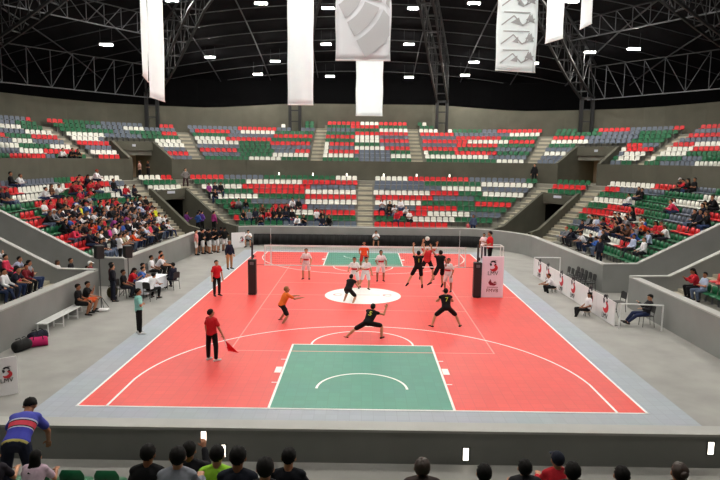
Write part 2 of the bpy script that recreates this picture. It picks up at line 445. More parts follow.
# ---------------------------------------------------------------- stairs
def stairs(name, steps):
    bm = bmesh.new()
    for u0, u1, o0, o1, z0, z1 in steps: ring(bm, u0, u1, o0, o1, z0, z1)
    return struct(name, bm, STEP)
def aisle_u(x0, x1):   # far straight: u equals X
    return x0, x1
st = []
for k in range(10):
    z = LZ(k); st.append((-.5, .72, LO(k) - .36, LO(k) + .0, z - .37, z - .19)); st.append((-.5, .72, LO(k), LO(k + 1), z - .02, z + .006))
stairs('stairs_centre', st)
for s in (-1, 1):
    for l0, l1 in ((-2.85, -1.62), (1.62, 2.85)):
        st = []
        for k in range(10):
            om = LO(k) + .3; a, b = sorted((s * u_lat(TH_L, l0, om), s * u_lat(TH_L, l1, om))); z = LZ(k)
            st.append((a, b, LO(k) - .36, LO(k), z - .37, z - .19)); st.append((a, b, LO(k), LO(k + 1), z - .02, z + .006))
        stairs('stairs_entrance', st)
    # stairs beside the near corridor wall and along the side stand
    u0, u1 = U_COR1 + .28, U_COR1 + 1.45
    a, b = sorted((s * u0, s * u1)); st = []
    for k in range(10):
        z = NZ(k); st.append((a, b, LO(k) - .36, LO(k), z - .37, z - .19)); st.append((a, b, LO(k), LO(k + 1), z - .02, z + .006))
    stairs('stairs_side', st)
UA = []                                              # upper aisles as u ranges
for c, w in ((-4.5, .55), (4.95, .52)): UA.append((c - w, c + w))
for s in (-1, 1):
    for th in (A61, A25): UA.append(tuple(sorted((s * (uang(th) - .27), s * (uang(th) + .27)))))
for i, (a, b) in enumerate(UA):
    st = []
    for k in range(11 if abs(a) < 7 else 9):
        z = UZ(k)
        if k: st.append((a, b, UO(k) - .38, UO(k), z - .37, z - .19))
        st.append((a, b, UO(k), UO(k + 1), z - .02, z + .006))
    stairs('stairs_upper', st)

# ---------------------------------------------------------------- roof, outer wall
def roof_z(x, y): return 21.3 - 7 * ((x / 38) ** 2 + ((y - 1) / 45) ** 2)
bm = bmesh.new(); N = 28
G = [[None] * (N + 1) for _ in range(N + 1)]
for i in range(N + 1):
    for j in range(N + 1):
        x = -44 + 88 * i / N; y = -44 + 92 * j / N; G[i][j] = bm.verts.new((x, y, max(11.5, roof_z(x, y))))
for i in range(N):
    for j in range(N): bm.faces.new((G[i][j], G[i + 1][j], G[i + 1][j + 1], G[i][j + 1]))
ex = bmesh.ops.extrude_face_region(bm, geom=bm.faces[:]); bmesh.ops.translate(bm, verts=[v for v in ex['geom'] if isinstance(v, bmesh.types.BMVert)], vec=(0, 0, .3))
struct('roof', bm, ROOFM)
bm = bmesh.new(); ring(bm, -UEND, UEND, 23.4, 23.7, 0, 17); struct('wall_outer', bm, mat('dark_cladding', (10, 10, 11), 0.95, spec=0.03))
bm = bmesh.new()                                     # purlins under the deck
for i in range(-15, 17):
    y = 1 + i * 2.6
    for j in range(-14, 14):
        x0, x1 = j * 2.6, (j + 1) * 2.6
        bar(bm, (x0, y, roof_z(x0, y) - .12), (x1, y, roof_z(x1, y) - .12), .06)
for i in range(-6, 7):
    x = i * 5.2
    for j in range(-17, 17):
        y0, y1 = j * 2.6, (j + 1) * 2.6
        bar(bm, (x, y0, roof_z(x, y0) - .25), (x, y1, roof_z(x, y1) - .25), .09)
struct('ceiling_beam', bm, STEEL)

# trusses: columns on the back wall, arches towards the middle, straight trusses between them
COLS = [(-7.2, 36.2, 'left of the middle'), (7.9, 36.2, 'right of the middle'), (-20.4, 31.6, 'left corner'), (21.0, 31.2, 'right corner'), (-30.2, 16.5, 'left side'), (30.2, 16.5, 'right side')]
def lattice(bm, a, b, w, n, r):
    """rungs and diagonals between two chord point lists"""
    for i in range(len(a)):
        bar(bm, a[i], b[i], r)
        if i + 1 < len(a): bar(bm, a[i] if i % 2 == 0 else b[i], b[i + 1] if i % 2 == 0 else a[i + 1], r)
for (x, y, w) in COLS:
    d = Vector((x * 0.62 - x, 15 - y, 0)) if abs(y) > 20 else Vector((-x * .45, -2, 0))
    n = Vector((-d.y, d.x, 0)).normalized()
    t = thing('steel_column', 'black steel column on the top terrace, %s' % w, 'column', (x, y, 0))
    for s in (-1, 1):
        bm = bmesh.new(); bar(bm, n * (.5 * s) + Vector((0, 0, UZ(8) - .05)), n * (.5 * s) + Vector((0, 0, 12.6)), .3); obj('post', bm, STEEL_K, t)
    for i in range(4):
        bm = bmesh.new(); bar(bm, n * -.5 + Vector((0, 0, 9.2 + i * 1.1)), n * .5 + Vector((0, 0, 9.2 + i * 1.1)), .12); obj('rung', bm, STEEL_K, t)
    t = thing('roof_arch', 'dark lattice roof arch rising from the column, %s' % w, 'roof truss', (x, y, 0))
    B, T = {-1: [], 1: []}, {-1: [], 1: []}
    NS = 16
    for i in range(NS + 1):
        f = i / NS; c = Vector((x, y, 0)) * (1 - f) + Vector((x * .12, 2 if abs(y) > 20 else 6, 0)) * f
        zt = roof_z(c.x, c.y) - .45
        zb = 12.4 + (zt - 1.5 - 12.4) * min(1, (f / .45)) ** .75
        if f > .45: zb = zt - 1.5
        for s in (-1, 1):
            q = n * (.55 * s)
            B[s].append(Vector((c.x + q.x - x, c.y + q.y - y, zb))); T[s].append(Vector((c.x + q.x - x, c.y + q.y - y, zt)))
    for s in (-1, 1):
        for nm, L in (('bottom_chord', B[s]), ('top_chord', T[s])):
            bm = bmesh.new()
            for i in range(NS): bar(bm, L[i], L[i + 1], .17)
            obj(nm, bm, STEEL_K, t)
    bm = bmesh.new()
    for i in range(NS + 1):
        bar(bm, B[-1][i], B[1][i], .1); bar(bm, T[-1][i], T[1][i], .1)
    for s in (-1, 1): lattice(bm, B[s], T[s], 0, 0, .06)
    obj('bracing', bm, STEEL_K, t)
def span(p, q, zb, ht, label, n=9, light=STEEL_L):
    p, q = Vector((*p, zb)), Vector((*q, zb))
    t = thing('roof_truss', label, 'roof truss', ((p.x + q.x) / 2, (p.y + q.y) / 2, 0))
    o = Vector(t.location)
    Bm, Tp = [], []
    for i in range(n + 1):
        c = p + (q - p) * (i / n) - o
        Bm.append(c); Tp.append(Vector((c.x, c.y, min(zb + ht, roof_z(c.x + o.x, c.y + o.y) - .3))))
    for nm, L in (('bottom_chord', Bm), ('top_chord', Tp)):
        bm = bmesh.new()
        for i in range(n): bar(bm, L[i], L[i + 1], .085)
        obj(nm, bm, light if nm[0] == 'b' else STEEL_K, t)  # top chord coloured black to paint in the unlit upper side
    bm = bmesh.new()
    for i in range(n + 1):
        bar(bm, Bm[i], Tp[i], .05)
        if i < n: bar(bm, Tp[i] if i < n / 2 else Bm[i], Bm[i + 1] if i < n / 2 else Tp[i + 1], .045)
    obj('bracing', bm, light, t)
    return t
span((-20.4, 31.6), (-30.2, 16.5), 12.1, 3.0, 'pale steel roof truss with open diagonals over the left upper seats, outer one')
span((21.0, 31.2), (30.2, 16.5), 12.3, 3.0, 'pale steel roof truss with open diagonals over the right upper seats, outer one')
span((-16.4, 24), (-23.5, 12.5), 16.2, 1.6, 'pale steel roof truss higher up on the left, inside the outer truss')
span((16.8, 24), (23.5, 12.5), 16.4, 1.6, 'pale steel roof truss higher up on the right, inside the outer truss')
# ---------------------------------------------------------------- lamps
LAMPS = [(-2.94, 20.44, 18, 'behind the patterned grey banner'), (-7.86, 19.08, 18, 'at the top of the picture left of the white banner'), (3.63, 20.15, 18, 'right of the patterned grey banner, upper one'),
         (7.9, 18.41, 18, 'at the top of the picture left of the line patterned banner'), (-14.32, 18.45, 18, 'above the tilted white banner on the left'), (14.8, 17.53, 18, 'between the two plain banners on the right'),
         (-3.66, 30.09, 17, 'left edge of the patterned grey banner, middle one of three'), (3.94, 29.64, 17, 'right of the patterned grey banner, middle one of three'),
         (-20.06, 20.33, 15.1, 'alone in the dark roof far left'), (21.1, 21.5, 15.4, 'alone in the dark roof far right'),
         (-8.91, 33.96, 16, 'just left of the tall white banner, upper one'), (10.52, 33.21, 16, 'left of the line patterned banner, upper of the pair'),
         (-14.81, 31.89, 16, 'right of the tilted white banner, on its own'), (19.5, 26.85, 16, 'below the plain banners on the right'),
         (-10.94, 36.03, 15, 'just left of the tall white banner, lower one'), (-3.66, 36.98, 15, 'left edge of the patterned grey banner, lowest of three'),
         (4.5, 37.08, 15, 'right of the patterned grey banner, lowest of three'), (9.97, 35.06, 15, 'left of the line patterned banner, lower of the pair'),
         (14.57, 26.73, 15, 'at the right edge of the line patterned banner'), (-17.35, 22.12, 15, 'between the two tilted white banners on the left')]
over = [(x, y, 17.6 if abs(x) > 15 else 18.4) for y in (-20, -11, -3, 5, 12) for x in (-18, -9, -3, 3, 9, 18)]
lamp0 = None
for i, L in enumerate(LAMPS + over):
    lab = 'bright white roof lamp ' + L[3] if len(L) > 3 else 'bright white roof lamp hanging high over the court and side stands'
    if lamp0 is None:
        r = thing('roof_lamp', lab, 'lamp', L[:3])
        obj('housing', bevbox(-.48, -.19, 0, .48, .19, .09, .03), WHITE_M, r)
        bm = bmesh.new(); box(bm, -.43, -.16, -.065, .43, .16, -.001); obj('diffuser', bm, emit('lamp_glow', (255, 250, 240), LAMP_STRENGTH), r)
        for s in (-1, 1):
            bm = bmesh.new(); tube(bm, (s * .45, 0, .09), (s * .45, 0, 1.2), .012, n=5); obj('hanger', bm, STEEL, r)
        lamp0 = r
    else:
        r = copy_tree(lamp0); r.location = L[:3]; r['label'] = lab
    if len(L) == 3: r['group'] = 'roof lamps over the court'

# ---------------------------------------------------------------- banners
BANW = mat('white_banner_cloth', (240, 250, 255), 0.8, 0.02, 2)
BANG = mat('pale_grey_print', (170, 172, 176), 0.8)
BANL = mat('banner_grey_white', (208, 212, 218), 0.8)
def banner(label, p, q, z, h, prints=(), m=BANW):
    p, q = Vector((*p, 0)), Vector((*q, 0)); d = q - p; L = d.length
    t = thing('banner', label, 'banner', ((p.x + q.x) / 2, (p.y + q.y) / 2, z), atan2(d.y, d.x))
    bm = bmesh.new(); nx, nz = 10, 24; V = []
    for i in range(nx + 1):
        col = []
        for j in range(nz + 1):
            x = -L / 2 + L * i / nx; zz = h * j / nz
            col.append(bm.verts.new((x * (1 - .015 * sin(j * .7)), .02 * sin(i * .9 + j * .25), zz)))
        V.append(col)
    for i in range(nx):
        for j in range(nz): bm.faces.new((V[i][j], V[i + 1][j], V[i + 1][j + 1], V[i][j + 1]))
    ex = bmesh.ops.extrude_face_region(bm, geom=bm.faces[:]); bmesh.ops.translate(bm, verts=[v for v in ex['geom'] if isinstance(v, bmesh.types.BMVert)], vec=(0, .012, 0))
    obj('cloth', bm, m, t, True)
    for zz, nm in ((0.0, 'bottom_bar'), (h, 'top_bar')):
        bm = bmesh.new(); tube(bm, (-L / 2, .006, zz), (L / 2, .006, zz), .03); obj(nm, bm, WHITE_M, t)
    top = roof_z(t.location.x, t.location.y) - z - .3
    for s in (-1, 1):
        bm = bmesh.new(); tube(bm, (s * L * .42, .006, h), (s * L * .42, .006, max(h + .2, top)), .012, n=5)
        obj('cable', bm, STEEL, t)
    if prints:
        bm = bmesh.new()
        for poly in prints: prism(bm, [(a * L, -.045, b * h) for a, b in poly], (0, .006, 0))
        obj('print', bm, BANG, t, False)
    return t
def strip(x0, y0, x1, y1, w, asp):
    d = Vector((x1 - x0, (y1 - y0) * asp)); n = Vector((-d.y, d.x)).normalized() * w
    return [(x0 + n.x, y0 + n.y / asp), (x0 - n.x, y0 - n.y / asp), (x1 - n.x, y1 - n.y / asp), (x1 + n.x, y1 + n.y / asp)]
# grey banner: broad curved bands of a ball
bands = []
for c, r0, r1 in ((( -.62, .46), .36, .62), ((-.62, .46), .70, .98), ((-.62, .46), 1.06, 1.4)):
    for a0, a1 in ((-62, -22), (-16, 20), (26, 60)):
        def cl(p): return (max(-.47, min(.47, p[0])), max(.02, min(.97, p[1])))
        n = 8
        inner = [(c[0] + r0 * cos(radians(a0 + (a1 - a0) * i / n)), c[1] + r0 * sin(radians(a0 + (a1 - a0) * i / n)) * .36) for i in range(n + 1)]
        outer = [(c[0] + r1 * cos(radians(a0 + (a1 - a0) * i / n)), c[1] + r1 * sin(radians(a0 + (a1 - a0) * i / n)) * .36) for i in range(n + 1)]
        for i in range(n):
            q = [cl(inner[i]), cl(outer[i]), cl(outer[i + 1]), cl(inner[i + 1])]
            area = sum(q[j][0] * q[(j + 1) % 4][1] - q[(j + 1) % 4][0] * q[j][1] for j in range(4))
            if abs(area) > 2e-3: bands.append(q)
banner('large pale grey banner with broad curved bands, hanging above mid court', (-1.38, -.35), (1.12, -.4), 11.0, 7.0, bands, BANL)
banner('plain white banner hanging behind and below the patterned grey banner', (-.82, 27), (1.55, 27), 10.35, 7.2)
banner('tall plain white banner left of the patterned grey one', (-4.33, 6.1), (-2.9, 6.1), 9.52, 7.5)
rr = random.Random(4); scr = []
for k in range(7):
    b = .05 + k * .13
    scr += [strip(-.4, b, -.1, b + .07, .012, 2.8), strip(-.1, b + .07, .12, b + .01, .012, 2.8), strip(.12, b + .01, .42, b + .06, .012, 2.8), strip(-.35, b + .09, .3, b + .1, .01, 2.8), strip(.2, b + .02, .3, b + .09, .014, 2.8)]
    scr += [[(-.1 + rr.uniform(-.1, .1), b + .02), (.1 + rr.uniform(-.1, .1), b + .015), (.02, b + .06)], [(.2, b + .05), (.42, b + .03), (.35, b + .09)]]
banner('white banner printed all over with thin grey lines, right of the middle', (6.43, 2.29), (8.59, 3.0), 11.0, 7.0, scr)
banner('plain white banner with slanted foot, right of the line patterned one', (9.9, 6.2), (10.38, 4.6), 13.0, 5.6)
banner('small plain white banner, last one on the right', (12.96, 9.85), (13.07, 8.13), 14.5, 4.2)
banner('tilted plain white banner hanging beside the narrow one on the left', (-9.97, -.08), (-10.09, 2.53), 9.3, 8.5)
banner('narrow white banner seen nearly edge on, first one on the left', (-8.96, -3.88), (-9.51, -1.6), 9.8, 8.0)
# ================================================================ SEATS
# colour runs per row as read from the stands: 'x0-x1c' with c = w, r, g, b
def runs(t):
    out = []
    for q in t.split():
        a, b = q[:-1].split('-'); out.append((float(a), float(b), q[-1]))
    return out
FAR = {9: '193-222r 222-265b 265-333g 333-358w 370-410w 410-467r 467-525b 525-550g', 8: '190-245g 245-302w 302-358r 370-427b 427-483g 483-540w',
       7: '200-243w 243-312r 312-358b 370-441b 441-483w 483-540b', 6: '200-254g 254-307r 307-358w 370-431w 431-460r 460-484g 484-530w',
       5: '205-258w 258-306g 306-358r 370-432r 432-473b 473-525g', 4: '210-250g 250-306b 306-358w 370-419w 419-473g 473-520r',
       3: '212-270g 270-310r 310-358b 370-416b 416-460r 460-515g', 2: '215-290g 290-314w 314-358r 370-428r 428-467w 467-512b',
       1: '220-231g 231-237r 237-257g 257-263r 263-287g 287-297r 297-358g 370-410g 410-455w 455-505g', 0: '228-280g 280-300b 300-358b 370-446r'}
RIGHT = {9: '545-592g 603-609g 609-653w 653-675r 675-712b 712-740g', 8: '545-553w 553-617r 617-660b 660-702g 702-740w', 7: '560-615g 615-671g 671-718w 718-740g',
         6: '560-586w 586-633w 633-680g 680-704b 704-740r', 5: '570-580g 580-607g 607-640r 640-667g 667-700b', 4: '560-575g 575-612r 612-640w 640-672g 672-695r',
         3: '555-567g 567-600g 600-622r 622-650r 650-690g', 2: '555-580b 580-600b 600-630r 630-660g 660-672g 672-700g', 1: '545-580g 580-617w 617-632r 632-668g 668-695w', 0: '545-600b 600-690g'}
LEFT = {9: '0-6r 18-55b 55-73g 73-92r 92-140w 140-160w 160-190r', 8: '0-20r 20-68w 68-88r 88-110r 110-140b 140-190g', 7: '0-15g 15-55w 55-90g 90-122w 122-147w 147-190w', 6: '0-40g 40-78r 78-112g 112-150w',
        5: '0-22g 22-40r 40-100g 100-120r 120-150g', 4: '0-40r 40-75r 75-120g 120-150w', 3: '30-75g 75-110g 110-150w', 2: '40-85r 85-130g 130-170b', 1: '50-100r 100-170w', 0: '60-96g 96-140w 140-180b'}
UPPER = {0: '12-49r 49-60b 60-90g 90-120r 150-207b 207-248g 248-279w 279-325g 325-358g 358-390b 390-411g 421-498g 498-523w 523-545b 545-620b 620-656g 656-690b 690-740w',
         1: '0-20b 20-47w 47-80r 80-117w 160-193r 193-240b 240-274g 274-312w 322-354w 354-390b 390-412w 421-487w 487-540b 540-575b 615-652w 652-682g 682-700b 700-740g',
         2: '0-20w 20-50g 50-76w 76-115b 160-192b 192-238r 238-272g 272-296b 296-312r 322-327w 327-358r 358-388b 388-411g 421-427w 427-455g 455-497r 497-535g 535-575w 620-657w 657-683w 683-740g',
         3: '0-15b 15-36w 36-72b 72-112r 160-189w 189-240b 240-272g 272-312b 322-327w 327-354b 354-384w 384-412r 421-457r 457-497g 497-545b 545-590b 596-625w 625-664r 664-689w 689-740r',
         4: '0-6r 6-32g 32-72r 72-100w 100-150b 150-187w 187-200b 200-237w 237-272g 272-312r 322-327w 327-354r 354-358g 358-382g 382-411b 421-455b 455-497r 497-535g 535-586g 586-608b 608-643r 643-672b 672-695r 695-740w',
         5: '0-28b 28-60w 60-107w 107-140b 140-195g 195-228w 228-272r 272-312g 322-327w 327-355g 355-381w 381-411r 421-468r 468-510w 510-545r 545-590w 590-630b 630-675g 675-740b',
         6: '0-25w 25-60g 60-100g 100-112g 112-130b 130-160g 160-183r 183-230g 230-272b 272-312r 322-354r 354-381w 381-411b 421-455b 455-503r 503-548g 548-584r 584-640b 640-675g 675-740r',
         7: '0-15b 15-50g 50-85g 85-110b 110-122b 122-147w 147-180b 180-193b 193-228r 228-240b 240-273w 273-312g 322-355g 355-381r 381-411r 421-456r 456-480b 480-510b 510-541w 541-555g 555-600g 600-640b 640-690g 690-740b',
         8: '0-28b 28-63r 63-100g 100-150b 150-185r 185-240b 240-275r 275-312b 322-355b 355-381g 381-411w 421-454w 454-480g 480-497b 497-544r 544-556w 556-600g 600-632r 632-675b 675-740r',
         9: '190-240w 240-294w 294-312g 322-352g 352-378r 378-412g 421-450g 450-458g 458-504w 504-530g', 10: '240-265g 265-292w 292-325g 325-358r 358-381w 381-411r 421-436w 436-470b', 11: '300-308g 308-342w 342-362b 362-381r 381-405w 405-425b'}
NEARR = {0: 'g', 1: 'r', 2: 'g', 3: 'g', 4: 'w'}
for D in (FAR, RIGHT, LEFT, UPPER):
    for k in D: D[k] = runs(D[k])
def pick(D, k, x):
    for a, b, c in D.get(k, ()):
        if a <= x < b: return c
    return 'gb'[(k + int(x / 40)) % 2]

SEATS = []      # dicts: stand, row, pos, rz, colour, px, depth, idx
def arc_u(s_, o):    # signed arclength at offset o -> u
    a = abs(s_); sg = 1 if s_ >= 0 else -1
    if a <= 7.05: return sg * a
    L = (R0 + o) * pi / 2
    if a <= 7.05 + L: return sg * (7.05 + (a - 7.05) / (R0 + o) * 11)
    return sg * (UC + a - 7.05 - L)
def u_arc(u, o):
    a = abs(u); sg = 1 if u >= 0 else -1
    if a <= 7.05: return sg * a
    if a <= UC: return sg * (7.05 + (a - 7.05) / 11 * (R0 + o))
    return sg * (7.05 + (R0 + o) * pi / 2 + a - UC)
PITCH_S = 0.49
def add_block(stand, k, u0, u1, o, z, D, keep=(-25, 745)):
    s0, s1 = u_arc(u0, o), u_arc(u1, o)
    n = int((s1 - s0) / PITCH_S)
    if n < 1: return
    st = s0 + ((s1 - s0) - n * PITCH_S) / 2 + PITCH_S / 2
    for i in range(n):
        u = arc_u(st + i * PITCH_S, o); b, nn = frame(u)
        p = Vector((b.x + nn.x * o, b.y + nn.y * o, z)); x, y, d = proj(p + Vector((0, 0, .6)))
        if d < 1 or not (keep[0] < x < keep[1]): continue
        if stand == 'upper' and any(hypot(p.x - c[0], p.y - c[1]) < .8 for c in COLS): continue
        # index counted from the end that the label names
        SEATS.append(dict(stand=stand, row=k, pos=p, rz=atan2(nn.y, nn.x) - pi / 2, c=D[k] if isinstance(D.get(k), str) else pick(D, k, x), x=x, y=y, d=d, used=False, i=i, n=n))
SO = 0.45
for k in range(10):
    o, z = LO(k) + SO, LZ(k)
    a, b = u_lat(TH_L, -2.92, o), u_lat(TH_L, 2.92, o)
    add_block('far', k, -a, -.52, o, z, FAR)
    if k: add_block('far', k, .74, a, o, z, FAR)
    else: add_block('far', k, .74, 6.75, o, z, FAR)
    add_block('right', k, b, U_COR0 - .2, o, z, RIGHT); add_block('left', k, -U_COR0 + .2, -b, o, z, LEFT)
    if k >= 7:
        c = u_lat(TH_L, 1.55, o); e = u_lat(TH_L, -1.55, o)
        add_block('right', k, e, c, o, z, RIGHT); add_block('left', k, -c, -e, o, z, LEFT)
for k in range(12):
    o, z = UO(k) + SO, UZ(k)
    lim = UMAX - 13 if k < 9 else NROW[k] - .1
    ex = list(UA)
    if k < 4:
        for s in (-1, 1): ex.append(tuple(sorted((s * u_lat(TH_U, -2.1, o), s * u_lat(TH_U, 2.1, o)))))
    elif k == 4:
        for s in (-1, 1): ex.append(tuple(sorted((s * u_lat(TH_U, -2.1, o), s * u_lat(TH_U, 2.1, o)))))
    ex = sorted(e for e in ex if e[0] < lim and e[1] > -lim)
    cur = -lim
    for e in ex + [(lim, lim)]:
        if e[0] - cur > .4: add_block('upper', k, cur + .02, e[0] - .02, o, z, UPPER)
        cur = max(cur, e[1])
for k in range(5):
    o, z = LO(k) + SO, NZ(k)
    a = U_COR1 + 1.5
    add_block('near right', k, a, u_side(-13.5), o, z, NEARR, (-5, 760))
    add_block('near left', k, -u_side(-13.5), -a, o, z, NEARR, (-40, 730))
add_block('end', 0, -UEND, -UEND + 5.6, LO(0) + SO, NZ(0), {0: 'g'}, (-40, 745))
END0 = [s for s in SEATS if s['stand'] == 'end']
SEATS = [s for s in SEATS if s['stand'] != 'end']
# the end stand in front of the camera: only its front row on the left shows
b_all = []
for i in range(12):
    x = -8.0 + i * .56
    if x > -3.6: continue
    p = Vector((x, -LN - LO(0) - SO, NZ(0))); px, py, d = proj(p + Vector((0, 0, .6)))
    b_all.append(dict(stand='end', row=0, pos=p, rz=pi, c='g', x=px, y=py, d=d, used=False, i=i, n=12))
SEATS += b_all

# seat shapes (facing -y locally: rz turns -y to the court)
def shell_back(bm, w=.40, t=.03, mi=0):
    pts = [(-.5, .0), (-.5, .24), (-.38, .33), (.38, .33), (.5, .24), (.5, .0)]
    prism(bm, [(x * w, .17 + .12 * (zz), .43 + zz) for x, zz in pts], (0, t, 0), mi)
def shell_pan(bm, w=.40, mi=0):
    prism(bm, [(x * w, y, .395 + .02 * (abs(x) > .4)) for x, y in ((-.5, .19), (-.5, -.12), (-.36, -.21), (.36, -.21), (.5, -.12), (.5, .19))], (0, 0, .035), mi)
bm = bmesh.new(); shell_pan(bm); bmesh.ops.bevel(bm, geom=bm.edges[:], offset=.008, segments=2, affect='EDGES')
seat_pan_o = obj('seat', bm, SEATC['g'], None, True)
bm = bmesh.new(); shell_back(bm); bmesh.ops.bevel(bm, geom=bm.edges[:], offset=.009, segments=2, affect='EDGES')
seat_back_o = obj('backrest', bm, SEATC['g'], None, True)
bm = bmesh.new(); box(bm, -.03, .1, 0, .03, .16, .40); box(bm, -.12, -.1, .37, .12, .16, .397); box(bm, -.09, .07, 0, .09, .2, .012)
seat_brk_o = obj('bracket', bm, SEAT_METAL, None)
for o in (seat_pan_o, seat_back_o): o.material_slots[0].link = 'OBJECT'
for o in (seat_pan_o, seat_back_o, seat_brk_o): COL.objects.unlink(o)
STANDN = {'far': 'far lower stand', 'right': 'right side stand', 'left': 'left side stand', 'upper': 'upper tier', 'near right': 'right stand before the corridor', 'near left': 'left stand before the corridor', 'end': 'end stand'}
# ================================================================ PEOPLE
def capsule(bm, p0, p1, r0, r1=None, n=10, flat=None):
    """tapered limb with round ends; flat = (axis, factor) squashes it along an axis"""
    p0, p1 = Vector(p0), Vector(p1); r1 = r0 if r1 is None else r1
    d = p1 - p0; L = d.length; d = d.normalized() if L > 1e-6 else Vector((0, 0, 1))
    a = d.orthogonal().normalized(); b = d.cross(a)
    if flat: fx, ff = Vector(flat[0]).normalized(), flat[1]
    prof = [(-r0 * sin(t), r0 * cos(t)) for t in (1.2, .7)] + [(0, r0)] + [(L * .5, (r0 + r1) / 2)] + [(L, r1)] + [(L + r1 * sin(t), r1 * cos(t)) for t in (.7, 1.2)]
    R = []
    for z, r in prof:
        row = []
        for i in range(n):
            o = (a * cos(2 * pi * i / n) + b * sin(2 * pi * i / n)) * r
            if flat: o -= fx * o.dot(fx) * (1 - ff)
            row.append(bm.verts.new(p0 + d * z + o))
        R.append(row)
    for j in range(len(R) - 1):
        for i in range(n): bm.faces.new((R[j][i], R[j][(i + 1) % n], R[j + 1][(i + 1) % n], R[j + 1][i]))
    bm.faces.new(R[0][::-1]); bm.faces.new(R[-1])
def loft(bm, rings, n=16):
    R = [[bm.verts.new(c + x * (w * cos(2 * pi * i / n)) + y * (d * sin(2 * pi * i / n))) for i in range(n)] for c, x, y, w, d in rings]
    for j in range(len(R) - 1):
        for i in range(n): bm.faces.new((R[j][i], R[j][(i + 1) % n], R[j + 1][(i + 1) % n], R[j + 1][i]))
    bm.faces.new(R[0][::-1]); bm.faces.new(R[-1])
def fuse(bm, voxel, smooth=2):
    """turn overlapping closed shells into one continuous surface"""
    bmesh.ops.recalc_face_normals(bm, faces=bm.faces[:])
    me = bpy.data.meshes.new('tmp'); bm.to_mesh(me); bm.free()
    o = bpy.data.objects.new('tmp', me); COL.objects.link(o)
    m = o.modifiers.new('r', 'REMESH'); m.mode = 'VOXEL'; m.voxel_size = voxel; m.use_smooth_shade = True
    if smooth:
        s = o.modifiers.new('s', 'SMOOTH'); s.factor = 0.5; s.iterations = smooth
    dg = bpy.context.evaluated_depsgraph_get(); dg.update()
    out = bpy.data.meshes.new_from_object(o.evaluated_get(dg))
    bpy.data.objects.remove(o); bpy.data.meshes.remove(me); out.materials.clear()
    return out
V3 = lambda *a: Vector(a)
def nz(v): return Vector(v).normalized()
UPV, FWD, RT = Vector((0, 0, 1)), Vector((0, 1, 0)), Vector((1, 0, 0))
